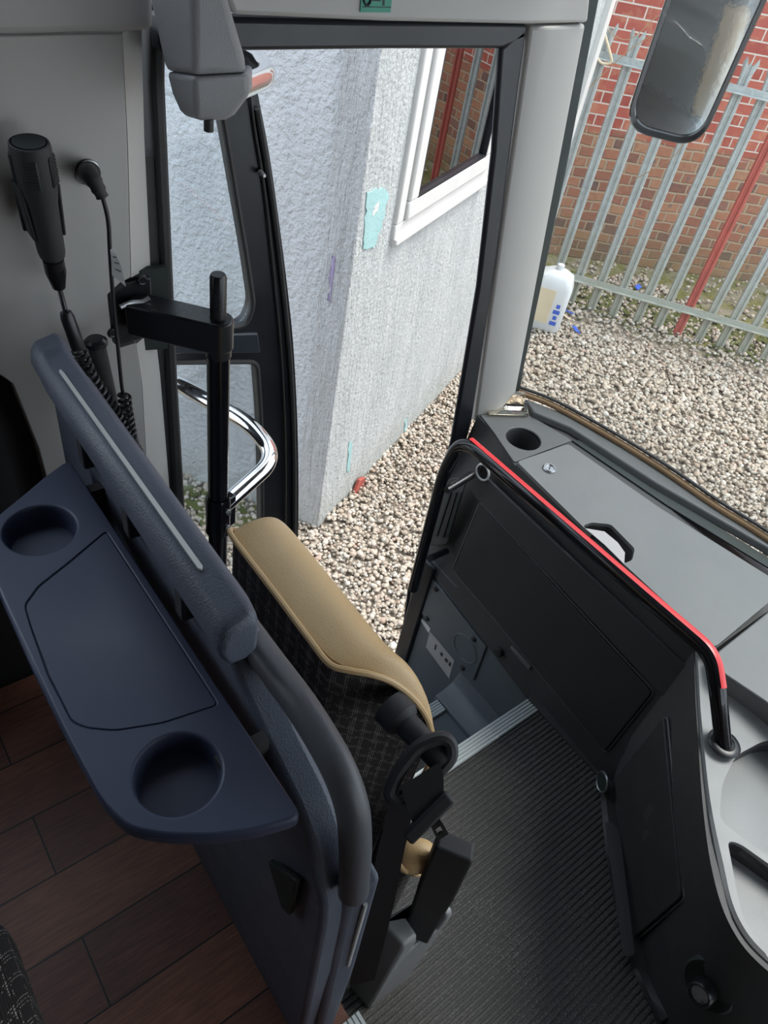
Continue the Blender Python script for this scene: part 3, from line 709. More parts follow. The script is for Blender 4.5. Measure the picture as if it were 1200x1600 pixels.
# windscreen
W0 = [V(p) for p in [(1.437, 1.013, 1.52), (1.49, 0.9147, 1.52), (1.533, 0.7423, 1.52), (1.557, 0.5892, 1.52), (1.568, 0.4392, 1.52), (1.588, 0.3064, 1.52)]] + [V((1.60, .05, 1.52)), V((1.60, -.5, 1.52)), V((1.54, -1.2, 1.52)), V((1.45, -1.46, 1.52))]
W0 = smooth(W0, 4)
rk = V((-.275, 0, 1.48))
bm = bm_new(); quad_loft(bm, [W0, [p + rk + V((0, 0, 0)) for p in W0]], cap=False, closed=False)
wsn = struct('window_1', bm, M['glass'], label='large raked coach windscreen'); sd = wsn.modifiers.new('s', 'SOLIDIFY'); sd.thickness = .006
bm = bm_new(); prism(bm, [V(p) for p in [(1.413, 1.005, 1.524), (1.433, 1.005, 1.524), (1.41, 1.005, 1.638), (1.331, 1.005, 2.118), (1.259, 1.005, 2.474), (1.21, 1.005, 2.471), (1.26, 1.005, 2.242), (1.354, 1.005, 1.815)]], (0, .03, 0)); struct('trim_10', bm, M['ink'], bevel=.003, label='black windscreen edge beside the pillar')
bm = bm_new(); tube(bm, [p + V((-.010, 0, .004)) for p in W0], .0085, 10); struct('trim_11', bm, M['copper'], label='brown windscreen sealing bead')
bm = bm_new(); tube(bm, [p + V((-.006, 0, .018)) for p in W0], .0045, 8); struct('trim_12', bm, M['soot'], label='black windscreen rubber')

# ================================================================ DASHBOARD
dash = thing('dashboard', 'charcoal dashboard under the windscreen with a grey lid and cup well', 'dashboard', (1.3, .6, .95))
botp = [(1.161, .05, .95), (1.161, .46, .95), (1.165, .48, 1.03), (1.165, .80, 1.03), (1.165, .92, 1.03), (1.165, .985, 1.03), (1.42, .985, 1.03), (1.47, .59, .95), (1.5, .05, .95)]
topp = [(1.200, .185, 1.5), (1.207, .46, 1.5), (1.210, .50, 1.5), (1.225, .806, 1.5), (1.262, .922, 1.5), (1.276, .998, 1.5), (1.425, .998, 1.5), (1.548, .59, 1.5), (1.58, .185, 1.46)]
bm = bm_new(); quad_loft(bm, [botp, topp])
body = obj('body', bm, M['dash'], dash, bevel=.010, seg=3)
cupc = V((1.318, 0.8665, 1.5))
b1 = bm_new(); lathe(b1, [(.040, -.055), (.047, .02)], cupc, (0, 0, 1), 40)
hx = [(1.209, 0.563, 1.5), (1.237, 0.5597, 1.5), (1.275, 0.5326, 1.5), (1.264, 0.4521, 1.5), (1.229, 0.4318, 1.5), (1.204, 0.4351, 1.5), (1.195, 0.4463, 1.5)]
b2 = bm_new(); prism(b2, [V(p) + V((0, 0, .03)) for p in fillet(hx, .008, 3, True)], (0, 0, -.07))
cut(body, [b1, b2])
bm = bm_new(); ring(bm, cupc + V((0, 0, .001)), (0, 0, 1), .049, .003); obj('cup_well_rim', bm, M['dash_top'], dash)
lidp = fillet([(1.228, 0.8016, 1.5), (1.408, 0.7913, 1.5), (1.435, 0.5132, 1.5), (1.488, 0.2288, 1.5), (1.431, 0.1934, 1.5), (1.192, 0.1862, 1.5), (1.201, 0.4091, 1.5), (1.206, 0.5528, 1.5)], .012, 4, True)
bm = bm_new(); prism(bm, lidp, (0, 0, .010)); lid = obj('lid', bm, M['lid'], dash, bevel=.003, label='grey lid')
b2 = bm_new(); prism(b2, [V(p) + V((0, 0, .03)) for p in fillet(hx, .008, 3, True)], (0, 0, -.07)); cut(lid, [b2])
lk = V((1.284, 0.7427, 1.51))
bm = bm_new(); lathe(bm, [(.0001, 0), (.017, 0), (.017, .003), (.0145, .006), (.0125, .006), (.011, .003), (.0001, .003)], lk, (0, 0, 1), 28); lo = obj('lock', bm, M['steel'], lid, label='round chrome lock')
bm = bm_new(); obox(bm, lk + V((0, 0, .0035)), (.005, .003, 0), (-.0006, .001, 0), (0, 0, .0004)); obj('keyhole', bm, M['ink'], lid)
bm = bm_new(); quad_loft(bm, [[V(a), V(b), V(b) + V((0, 0, .004)), V(a) + V((0, 0, .004))] for a, b in zip([(1.437, 0.801, 1.5), (1.469, 0.5132, 1.5), (1.524, 0.2303, 1.5)], [(1.474, 0.7833, 1.5), (1.507, 0.5014, 1.5), (1.555, 0.2399, 1.5)])]); obj('gap_shade', bm, M['ink'], dash, label='black strip painted as the shadow gap behind the lid')  # flat black strip stands in for the shade between lid and ridge
# windscreen side ridge and corner block
inn = [V(p) for p in ((1.405, .925, 1.5), (1.452, .83, 1.5), (1.488, .57, 1.5), (1.553, .29, 1.5), (1.565, .19, 1.5))]
outr = [V(p) for p in ((1.435, .985, 1.5), (1.50, .87, 1.5), (1.545, .60, 1.5), (1.580, .31, 1.5), (1.585, .19, 1.5))]
bm = bm_new(); quad_loft(bm, [[a, b, b + V((0, 0, .018)), a + V((.006, 0, .020))] for a, b in zip(inn, outr)]); obj('windscreen_ridge', bm, M['dash_top'], dash, bevel=.005, seg=3)
cb = fillet([(1.28, 0.9936, 1.5), (1.262, 0.9188, 1.5), (1.227, 0.8075, 1.5), (1.437, 0.801, 1.5), (1.413, 0.9171, 1.5), (1.438, 0.9648, 1.5), (1.385, 0.9766, 1.5)], .006, 3, True)
bm = bm_new(); prism(bm, cb, (0, 0, .004)); blk = obj('corner_top', bm, M['dash_top'], dash, bevel=.0018)
b1 = bm_new(); lathe(b1, [(.0475, -.05), (.0475, .03)], cupc, (0, 0, 1), 40); cut(blk, [b1])
# face flap, vents, outlet
def dpr(pts, t, o=0.0): b = bm_new(); prism(b, [V(p) + V((-o, 0, 0)) for p in pts], (-t, 0, 0)); return b
obj('face_lip', dpr(fillet([(1.196, 0.9152, 1.388), (1.2, 0.8752, 1.434), (1.198, 0.1678, 1.417), (1.19, 0.1794, 1.308), (1.194, 0.8586, 1.36)], .01, 3, True), .008), M['dash'], dash, bevel=.004, seg=3)
obj('flap', dpr(fillet([(1.193, 0.8367, 1.351), (1.188, 0.2263, 1.293), (1.168, 0.2286, 1.039), (1.173, 0.8349, 1.105)], .012, 5, True), .006), M['soot'], dash, bevel=.002, label='black glove box flap')
bm = bm_new(); tube(bm, [V(p) + V((-.0015, 0, 0)) for p in fillet([(1.193, 0.8408, 1.354), (1.189, 0.2232, 1.297), (1.168, 0.2248, 1.036), (1.173, 0.84, 1.097)], .012, 5, True)], .0022, 8, closed=True); obj('flap_gap', bm, M['dash_top'], dash)
obj('flap_latch', dpr([(1.17, 0.5728, 1.063), (1.17, 0.4966, 1.059), (1.169, 0.4953, 1.046), (1.169, 0.5726, 1.052)], .010), M['dash_top'], dash, bevel=.002)
vt = obj('vent', dpr(fillet([(1.192, 0.963, 1.339), (1.196, 0.9053, 1.389), (1.177, 0.8883, 1.155), (1.173, 0.9455, 1.098)], .012, 4, True), .004), M['dash'], dash, bevel=.002)
for q in ([(1.191, 0.9273, 1.32), (1.191, 0.9174, 1.328), (1.179, 0.906, 1.17), (1.178, 0.9163, 1.161)], [(1.19, 0.9433, 1.307), (1.19, 0.9353, 1.314), (1.177, 0.9283, 1.155), (1.177, 0.9367, 1.147)], [(1.192, 0.9115, 1.333), (1.192, 0.9018, 1.341), (1.18, 0.8897, 1.185), (1.179, 0.8999, 1.175)]):
    obj('slat', dpr(q, .004, .004), M['ink'], vt, bevel=.001)
oc = V((1.2, 0.8617, 1.442))
bm = bm_new(); ring(bm, oc + V((-.010, 0, 0)), (-1, 0, .08), .021, .0030); sk = obj('outlet_ring', bm, M['white'], dash, label='pale ring')
bm = bm_new(); lathe(bm, [(.0001, .002), (.019, .002), (.0195, .0095), (.0001, .0095)], oc, (-1, 0, .08), 24); sk = obj('outlet', bm, M['ink'], dash)
for k in (-.009, -.003, .003, .009):
    bm = bm_new(); obox(bm, oc + V((-.0105, k, 0)), (.0012, 0, 0), (0, .0009, 0), (0, 0, .014)); obj('outlet_fin', bm, M['soot'], sk)
bm = bm_new(); lathe(bm, [(.0001, -.01), (.014, -.01), (.014, .012), (.012, .014), (.0001, .014)], (1.165, 0.5966, 1.008), (-1, 0, 0), 20); obj('plug', bm, M['ink'], dash)
# paper in the handle recess
bm = bm_new(); pp = [V(p) for p in [(1.203, 0.5519, 1.513), (1.237, 0.5224, 1.513), (1.238, 0.4833, 1.513), (1.228, 0.4539, 1.513), (1.198, 0.4315, 1.513), (1.204, 0.4928, 1.513)]]
quad_loft(bm, [pp, [p + V((0, 0, .0012)) for p in pp]]); tag(obj('paper_sheet', bm, M['paper']), 'pale grey sheet of paper lying in the recess of the dashboard lid', 'paper')
# acrylic holder in the corner
ah = thing('acrylic_holder', 'clear acrylic holder lying in the corner below the windscreen pillar', 'holder', (1.36, 0.979, 1.506))
a0, a1, a2, a3 = [V(p) for p in [(1.317, 1.018, 1.506), (1.42, 0.9643, 1.506), (1.393, 0.9328, 1.506), (1.3, 0.9818, 1.506)]]
bm = bm_new(); prism(bm, [a0, a1, a2, a3], (0, 0, .003)); obj('base', bm, M['acrylic'], ah, bevel=.001)
bm = bm_new(); prism(bm, [a0, a1, a1 + (a1 - a0) * .0 + V((.02, 0, 0)), a0 + V((.02, 0, 0))], (0, 0, .002)); obj('lip', bm, M['acrylic'], ah)
bm = bm_new(); u = (a0 - a3).normalized(); prism(bm, [a0 + V((0, 0, .003)), a1 + V((0, 0, .003)), a1 + u * .022 + V((0, 0, .035)), a0 + u * .022 + V((0, 0, .035))], u * .003); obj('back_plate', bm, M['acrylic'], ah)
bm = bm_new(); tube(bm, [a3 + V((0, 0, .008)), a2 + V((0, 0, .008))], .006, 10); tube(bm, [a2 + V((0, 0, .002)), a1 + V((0, 0, .010))], .006, 10); obj('clip', bm, M['acrylic'], ah)

# hand rail round the dashboard
hr = thing('handrail', 'black tubular handrail with a red tape stripe in front of the dashboard', 'handrail', (1.018, .051, 1.5))
foot = V((1.065, 0.0511, 1.458))
def XR(x, y): return V(x)
rail = [foot, V((1.07, 0.1207, 1.551)), V((1.09, 0.1661, 1.587)), V((1.09, 0.5104, 1.582)), V((1.095, 0.8817, 1.573)), V((1.1, 0.9113, 1.444)), V((1.115, 0.9152, 0.9662))]
rp = fillet(rail, [0, .05, .06, .2, .06, .05, 0], 10)
bm = bm_new(); tube(bm, rp, .0155, 20); obj('tube', bm, M['gloss_black'], hr)
# red tape lies on the upper front of the tube
seg = [p for p in fillet([V((1.07, 0.1207, 1.551)), V((1.09, 0.1661, 1.587)), V((1.09, 0.5104, 1.582)), V((1.095, 0.8565, 1.574))], [0, .06, .2, 0], 10)]
bm = bm_new(); rings = []
for i, p in enumerate(seg):
    tg = (seg[min(i + 1, len(seg) - 1)] - seg[max(i - 1, 0)]).normalized()
    e1 = (V((.30, 0, .95)) - tg * V((.30, 0, .95)).dot(tg)).normalized(); e2 = tg.cross(e1)
    rings.append([p + (e1 * math.cos(t) + e2 * math.sin(t)) * rr for rr, ts in ((.0164, (-.62, -.3, 0, .3, .62)), (.0150, (.62, 0, -.62))) for t in ts])
quad_loft(bm, rings); obj('tape', bm, M['red'], hr, label='red tape stripe')
bm = bm_new(); lathe(bm, [(.016, .001), (.030, .001), (.031, .004), (.027, .007), (.019, .008), (.016, .006)], foot, (0, 0, 1), 32); obj('flange', bm, M['satin_black'], hr, label='round foot flange')
for p, q in ((V((1.085, 0.862, 1.171)), V((1.17, 0.8816, 1.136))), (V((1.08, 0.8693, 1.42)), V((1.175, 0.8795, 1.425)))):
    bm = bm_new(); tube(bm, [p, q], .010, 12); obj('stub', bm, M['satin_black'], hr)

# ================================================================ DRIVER SIDE CONSOLE
con = thing('console', 'grey topped driver console with recessed trays and a black front flap', 'console', (1.0, -.1, .95))
B0, B1, T0, T2 = V((1.196, .211, .95)), V((.862, -.22, .95)), V((1.102, 0.1364, 1.45)), V((0.8617, -0.093, 1.415))
tl = smooth([T0, V((0.9402, -0.0043, 1.432)), T2, V((0.8269, -0.159, 1.41)), V((0.8306, -0.2226, 1.405)), V((0.8626, -0.3051, 1.4))], 6)
bl0 = smooth([B0, B0.lerp(B1, .55), B1, V((.835, -.29, .95)), V((.84, -.36, .95)), V((.86, -.45, .95))], 6)
zc = lambda p: 1.45 - (1.10 - p.x) * .12 if p.x < 1.10 else 1.45
bot = [B0 + (B0 - B1) * .08] + bl0 + [V((1.0, -.6, .95)), V((1.5, -.6, .95)), V((1.5, .205, .95))]
top = [T0 + (T0 - T2) * .45 + V((.02, .0, -.004))] + tl + [V((1.0, -.6, 1.41)), V((1.56, -.6, 1.45)), V((1.56, .18, 1.455))]
mid = [b.lerp(t, .93) for b, t in zip(bot, top)]
bm = bm_new(); quad_loft(bm, [bot, mid, top]); cbody = obj('body', bm, M['dash'], con, sharp=50)
c = sum(top, V()) / len(top)
tp2 = [p + (c - p).normalized() * .012 for p in top]
tp2 = [p + V((0, 0, .0)) for p in tp2]
bm = bm_new(); quad_loft(bm, [[p - V((0, 0, .02)) for p in tp2], [p + V((0, 0, .003)) for p in tp2], [p + (c - p).normalized() * .006 + V((0, 0, .008)) for p in tp2]]); ctop = obj('top', bm, M['console'], con, sharp=50, label='grey top')
r1 = fillet([(1.252, -0.0481, 1.425), (1.156, 0.0103, 1.425), (1.075, 0.0241, 1.425), (1.008, 0.0073, 1.425), (0.9483, -0.0303, 1.425), (0.958, -0.0657, 1.425), (0.9908, -0.1916, 1.425)], .022, 8, True)
r2 = fillet([(0.9317, -0.0604, 1.42), (0.947, -0.0756, 1.42), (0.9802, -0.1946, 1.42), (0.8469, -0.2792, 1.42), (0.8405, -0.2042, 1.42), (0.8546, -0.1452, 1.42)], .015, 6, True)
def pk(r, dz): b = bm_new(); prism(b, [V(p) + V((0, 0, .05)) for p in r], (0, 0, -.05 - dz)); return b
cut(ctop, [pk(r1, .03), pk(r2, .04)]); cut(cbody, [pk(r1, .022), pk(r2, .034)])
for r, dz in ((r1, .022), (r2, .034)):
    bm = bm_new(); prism(bm, [V(p) + V((0, 0, -dz - .001)) for p in r], (0, 0, .002)); obj('tray_floor', bm, M['console'], con)
l2 = fillet([(1.189, 0.1772, 1.505), (1.433, 0.1797, 1.505), (1.476, 0.0268, 1.505), (1.182, -0.1199, 1.505), (1.179, 0.0511, 1.505), (1.158, 0.1431, 1.505)], .012, 4, True)
bm = bm_new(); quad_loft(bm, [[V(p) + V((.01, 0, -.06)) for p in l2], l2]); obj('lid', bm, M['lid'], con, bevel=.003, label='grey lid next to the dashboard')
# rounded foot of the console where it meets the mat
K = smooth([V(p) for p in [(1.198, 0.2222, 0.952), (1.141, 0.1802, 0.952), (1.014, 0.0488, 0.952), (0.905, -0.1012, 0.952), (0.8565, -0.223, 0.952)]], 5)
J = smooth([V(p) for p in [(1.204, 0.2245, 0.9861), (1.161, 0.1681, 0.9763), (1.054, 0.0263, 0.9423), (0.9517, -0.1098, 0.9252), (0.8525, -0.2149, 1.012)]], 5)
bk_ = V((.06, -.05, 0))
bm = bm_new(); quad_loft(bm, [[k, k.lerp(j, .5) + V((-.006, .005, .008)), j, j + bk_, k + bk_] for k, j in zip(K, J)]); obj('foot', bm, M['dash'], con, sharp=50)
# face flap etc
nC = V((-.78, .6, -.10)).normalized()
def cpr(pts, t, o=0): b = bm_new(); prism(b, [V(p) + nC * (o - .006) for p in pts], nC * (t + .013)); return b
cf = obj('flap', cpr(fillet([(1.13, 0.1601, 1.331), (0.9076, -0.0867, 1.258), (0.9649, -0.097, 0.9047), (1.153, 0.164, 1.026)], .012, 5, True), .006), M['soot'], con, bevel=.002, label='black console flap')
bm = bm_new(); tube(bm, [V(p) + nC * .0055 for p in fillet([(1.131, 0.1611, 1.337), (0.9047, -0.0884, 1.264), (0.964, -0.0999, 0.8968), (1.157, 0.1682, 1.018)], .012, 5, True)], .0022, 8, closed=True); obj('flap_gap', bm, M['dash_top'], con)
obj('flap_latch', cpr([(1.087, 0.071, 0.9581), (1.081, 0.0658, 0.9731), (1.043, 0.0124, 0.9441), (1.05, 0.0198, 0.9313)], .010), M['dash_top'], con, bevel=.001)
def vpr(pts, t, o=0): b = bm_new(); prism(b, [V(p) + nC * o for p in pts], nC * t); return b
cvn = obj('vent', vpr(fillet([(1.07, 0.113, 0.985), (1.07, 0.0866, 0.985), (0.8935, -0.1008, 0.985), (0.8796, -0.0998, 0.985)],   .006, 3, True), .016, -.010), M['dash'], con, bevel=.001)
for q in ([(1.06, 0.0965, 0.985), (1.059, 0.0917, 0.985), (0.9219, -0.0618, 0.985), (0.9155, -0.0634, 0.985)], [(1.063, 0.091, 0.985), (1.062, 0.0863, 0.985), (0.9109, -0.0779, 0.985), (0.9065, -0.0779, 0.985)]):
    obj('slot', vpr(q, .002, .0055), M['dash_top'], cvn)
pr = V((1.139, 0.1799, 0.99)) + nC * .008
bm = bm_new(); ring(bm, pr, V((-.84, .56, .10)), .024, .003); obj('socket_ring', bm, M['steel'], con, label='metal ring')
bm = bm_new(); lathe(bm, [(.0001, -.004), (.022, -.004), (.022, .001), (.0001, .001)], pr, V((-.84, .56, .10)), 24); obj('socket', bm, M['ink'], con)
# round speaker on the rear corner
kn = V((0.815, -0.1974, 1.245)); kd = V((-1, .12, .35)).normalized()
bm = bm_new(); lathe(bm, [(.0001, -.02), (.044, -.02), (.046, -.006), (.042, .001), (.032, -.004), (.0001, -.006)], kn + V((.012, 0, 0)), kd, 36); obj('speaker_cup', bm, M['ink'], con)
bm = bm_new(); lathe(bm, [(.0001, -.01), (.021, -.01), (.021, .012), (.019, .015), (.016, .014), (.015, .011), (.0001, .010)], kn + kd * .004, kd, 32); sp_ = obj('speaker', bm, M['satin_black'], con)
bm = bm_new()
for k in range(-5, 6):
    h = math.sqrt(max(0, .0145 ** 2 - (k * .0026) ** 2)); u = kd.orthogonal().normalized(); w = kd.cross(u); o = kn + kd * .0155
    if h > .002:
        tube(bm, [o + u * k * .0026 - w * h, o + u * k * .0026 + w * h], .0006, 5); tube(bm, [o + w * k * .0026 - u * h, o + w * k * .0026 + u * h], .0006, 5)
obj('grille', bm, M['steel'], sp_, label='fine mesh grille')

# ================================================================ PARTITION
par = thing('partition', 'dark blue grey partition panel with a padded top rail behind the folding seat', 'partition', (.24, .5, 1.2))
def yz(pts, x0, x1): b = bm_new(); prism(b, [(x0, y, z) for y, z in pts], (x1 - x0, 0, 0)); return b
outl = [(.90, 1.2), (.90, 1.95), (.86, 2.0), (.405, 2.0)]
edge = [(.365, 1.935), (.30, 1.900), (.235, 1.872), (.205, 1.84), (.19, 1.79), (.172, 1.76)]
body = fillet([(.213, y, z) for y, z in outl + edge + [(.165, 1.70), (.14, 1.2)]], .02, 4, True)
bm = bm_new(); prism(bm, body, (.040, 0, 0)); obj('body', bm, M['navy_grain'], par, bevel=.008, seg=3)
# lower end block, thicker than the panel, with a pale strip
bm = bm_new(); quad_loft(bm, [[(.238, .124, 1.20), (.276, .133, 1.20), (.276, .20, 1.20), (.215, .24, 1.20)], [(.243, .152, 1.50), (.277, .140, 1.50), (.277, .20, 1.50), (.215, .24, 1.50)], [(.240, .164, 1.755), (.280, .158, 1.772), (.280, .20, 1.785), (.222, .22, 1.775)]])
eb = obj('end_block', bm, M['navy_grain'], par, bevel=.008, seg=3)
e1, e2 = V((0.262, 0.1568, 1.726)), V((0.262, 0.1465, 1.512))
bm = bm_new(); tube(bm, [e1.lerp(e2, t) + V((.002, -.0005, 0)) for t in (.02, .5, .98)], .0028, 8); obj('strip', bm, M['strip'], eb, label='pale strip')
# padded cap along the top
capp = [(.193, 1.995), (.189, 2.012), (.192, 2.032), (.199, 2.042), (.224, 2.048), (.232, 2.042), (.2345, 2.03), (.234, 1.99), (.22, 1.98), (.20, 1.982)]
bm = bm_new()
rings = []
for y, k, dz in ((.880, .80, .003), (.874, 1, .008), (.848, 1, .008), (.836, 1, 0), (.378, 1, 0), (.366, .97, -.003), (.360, .80, -.008)):
    cx, cz = .212, 2.015
    rings.append([(cx + (x - cx) * k, y, cz + (z - cz) * k + dz) for x, z in capp])
quad_loft(bm, rings); obj('top_rail', bm, M['navy_grain'], par, bevel=.004, seg=3, label='padded top rail')
s0, s1 = V((0.2046, 0.8036, 2.046)), V((0.2081, 0.4308, 2.046))
bm = bm_new(); u = (s1 - s0).normalized(); w = V((.0026, 0, 0)); prism(bm, [s0 + w * .5, s0 - w * .6 + u * .004, s1 - w - u * .004, s1, s1 + w - u * .004, s0 + w + u * .01], (0, 0, .0025)); obj('strip', bm, M['strip'], par, label='pale strip on the top rail')
# grab handle at the aisle end
hp = fillet([(0.245, 0.4235, 1.953), (0.245, 0.3585, 1.955), (0.245, 0.2879, 1.961), (0.245, 0.227, 1.948), (0.245, 0.197, 1.918), (0.245, 0.1805, 1.865), (0.245, 0.1648, 1.775)], [0, .03, .03, .03, .03, .03, 0], 9)
bm = bm_new(); tube(bm, hp, .0168, 20); obj('grab_handle', bm, M['handle'], par, label='dark grab handle')
for y in (.30, .72):
    bm = bm_new(); prism(bm, [(.214, y, 1.915), (.214, y, 1.80), (.16, y, 1.905), (.16, y, 1.915)], (0, .014, 0)); obj('bracket', bm, M['soot'], par)
for y in (.46, .60, .74):
    bm = bm_new(); box(bm, (.198, y, 1.935), (.216, y + .02, 1.985)); obj('rib', bm, M['soot'], par, bevel=.003)
bm = bm_new(); prism(bm, [V(p) for p in [(0.209, 0.2625, 1.701), (0.209, 0.2202, 1.756), (0.209, 0.2084, 1.765), (0.209, 0.2089, 1.654), (0.209, 0.2248, 1.641)]], (-.008, 0, 0)); obj('latch', bm, M['ink'], par, bevel=.002, label='black latch')

# tray
tr = thing('seat_tray', 'navy plastic tray with two round cup wells fixed to the partition', 'tray', (.12, .5, 1.9))
tout = [(.200, .214), (.158, .226), (.122, .243), (.085, .268), (.063, .290), (.054, .324), (.0505, .40), (.049, .50), (.0505, .60), (.054, .665), (.063, .703), (.085, .727), (.120, .748), (.158, .772), (.193, .790)]
tp = fillet([(x, y, 1.900) for x, y in tout], .012, 3, True)
bm = bm_new(); c = V((.13, .5, 1.9))
quad_loft(bm, [[p + (c - p).normalized() * .006 + V((0, 0, -.004)) for p in tp], [p + V((0, 0, .004)) for p in tp], [p + V((0, 0, .016)) for p in tp], [p + (c - p).normalized() * .004 + V((0, 0, .020)) for p in tp]])
tb = obj('tray_top', bm, M['navy'], tr, bevel=.0015)
cups = ((.1225, .3145, .0405), (.1195, .680, .0405))
cutters = []
for x, y, r in cups:
    b = bm_new(); lathe(b, [(r * .9, -.05), (r * .995, .016), (r * 1.02, .0185), (r * 1.09, .0215), (r * 1.09, .03)], (x, y, 1.9), (0, 0, 1), 48); cutters.append(b)
gp = [V(p) for p in [(0.185, 0.6423, 1.92), (0.1888, 0.3595, 1.92), (0.133, 0.3692, 1.92), (0.091, 0.3853, 1.92), (0.0693, 0.4019, 1.92), (0.0602, 0.4156, 1.92), (0.0592, 0.4779, 1.92), (0.0642, 0.5443, 1.92), (0.0682, 0.5768, 1.92), (0.0895, 0.596, 1.92), (0.1275, 0.6133, 1.92)]]
g = fillet(gp, .006, 4, True); gc = sum(g, V()) / len(g)
b = bm_new(); quad_loft(b, [[p + V((0, 0, -.0022)) for p in g], [p + V((0, 0, .01)) for p in g]]); cutters.append(b)
cut(tb, cutters)
g2 = [p + (gc - p).normalized() * .0016 for p in g]
bm = bm_new(); prism(bm, [p + V((0, 0, -.004)) for p in g2], (0, 0, .0032)); obj('inlay', bm, M['navy'], tr, bevel=.0008, label='recessed inlay')
for x, y, r in cups:
    bm = bm_new(); lathe(bm, [(.0001, -.012), (r * .90, -.012), (r * .935, -.009), (r * .99, .010), (r * 1.02, .010), (r * .97, -.016), (.0001, -.016)], (x, y, 1.9), (0, 0, 1), 48); obj('cup_well', bm, M['navy'], tr)

# ================================================================ FOLDING SEAT
st = thing('folding_seat', 'folding courier seat with tan leather bolster and dark plaid cloth', 'seat', (.4, .45, .95))
plan = [(.338, .655), (.338, .372), (.372, .315), (.420, .272), (.452, .262), (.468, .30), (.468, .62), (.452, .655)]
def pl(z, sx=1, dx=0, pull=0):
    cx, cy = .405, .46
    return [(cx + (x - cx) * sx + dx, cy + (y - cy) * (1 - pull), z) for x, y in plan]
rim = [(.372, .644, 1.818), (.356, .637, 1.838), (.349, .618, 1.846), (.349, .380, 1.846), (.3645, .361, 1.847), (.387, .344, 1.843), (.412, .327, 1.827), (.437, .306, 1.796), (.454, .289, 1.759), (.464, .280, 1.70), (.466, .30, 1.63), (.466, .62, 1.63), (.450, .644, 1.66)]
def col(z, sx=1, pull=0, rt=None):
    cx, cy = .41, .46
    return [(cx + (x - cx) * sx, cy + (y - cy) * (1 - pull), rt(zz) if rt else z) for x, y, zz in rim]
bm = bm_new(); quad_loft(bm, [col(1.18, .8, .06), col(1.24, .97, .02), col(1.45), col(0, 1, 0, lambda q: q - .03), col(0, 1, 0, lambda q: q - .006), col(0, .9, .04, lambda q: q - .012)])
bk = obj('backrest', bm, M['plaid'], st, sharp=50)
# tan bolster: rounded cap over the top and front
bm = bm_new(); rings = []
# sections along y from far end to the near end; each section is an x-z arc from the back piping over the top to the front
def sec(y, xb, zb, xf, zf, bul, n=18):
    out = []
    for i in range(n + 1):
        t = i / n
        # superellipse-like arc: flat crown, then a rounded front
        a = t * math.pi / 2
        x = xb + (xf - xb) * math.sin(a) ** .8; z = zf + (zb - zf) * math.cos(a) ** .72
        out.append(V((x, y, z + bul * math.sin(math.pi * min(1, t * 1.25)) * .45)))
    return out
bz = [(.652, .395, 1.800, .455, 1.755, .012), (.650, .372, 1.822, .464, 1.71, .024), (.642, .355, 1.840, .469, 1.67, .032), (.622, .347, 1.849, .471, 1.65, .038), (.58, .345, 1.852, .472, 1.64, .040), (.50, .345, 1.853, .472, 1.63, .040), (.42, .345, 1.852, .472, 1.63, .040), (.378, .3475, 1.850, .472, 1.64, .036), (.359, .3625, 1.850, .472, 1.65, .030), (.342, .385, 1.846, .472, 1.66, .024), (.325, .410, 1.830, .472, 1.67, .016), (.304, .435, 1.799, .472, 1.68, .008), (.287, .452, 1.762, .470, 1.69, .002), (.275, .462, 1.724, .468, 1.69, .0)]
secs = [sec(*q) for q in bz]
full = [s + [s[-1] + V((-.004, 0, -.004)), V((s[-1].x - .02, s[-1].y + .004, s[-1].z + .005)), V((s[0].x + .025, s[0].y + .012, s[0].z - .016)), V((s[0].x + .003, s[0].y + .002, s[0].z - .005))] for s in secs]
quad_loft(bm, full); obj('bolster', bm, M['tan'], st, label='tan leather bolster', sub=1, sharp=60)
pip = [s[0] + V((-.001, -.001 if s[0].x > .35 else 0, 0)) for s in secs]
pip = [V((.43, .652, 1.775)), V((.412, .655, 1.79))] + pip + [V((.469, .270, 1.69)), V((.473, .270, 1.64)), V((.474, .272, 1.60))]
bm = bm_new(); tube(bm, smooth(pip, 5), .0042, 8); obj('piping', bm, M['tan'], st, label='tan piping')
# lower tan side pad and folded cushion
bm = bm_new()
quad_loft(bm, [pl(1.20, .5, .05, .25), pl(1.30, .62, .055, .12), pl(1.50, .62, .055, .12), pl(1.56, .5, .05, .16)]); obj('cushion', bm, M['plaid'], st, bevel=.012)
ctr = V((0.4309, 0.208, 1.5))
bm = bm_new(); bmesh.ops.create_uvsphere(bm, u_segments=24, v_segments=14, radius=1, matrix=Matrix.Translation(ctr) @ Matrix.Rotation(-.5, 4, 'Z') @ Matrix.Diagonal((.034, .024, .034, 1))); obj('side_pad', bm, M['tan'], st, label='tan side pad')
bm = bm_new(); box(bm, (.415, .208, 1.22), (.462, .275, 1.48)); obj('side_cloth', bm, M['plaid'], st, bevel=.014, seg=3)
bm = bm_new(); tube(bm, smooth([V(p) for p in [(0.3715, 0.198, 1.592), (0.3947, 0.198, 1.528), (0.4307, 0.198, 1.452), (0.467, 0.198, 1.395), (0.4847, 0.198, 1.389)]], 5), .003, 8); obj('side_pad_piping', bm, M['tan'], st, label='tan piping')
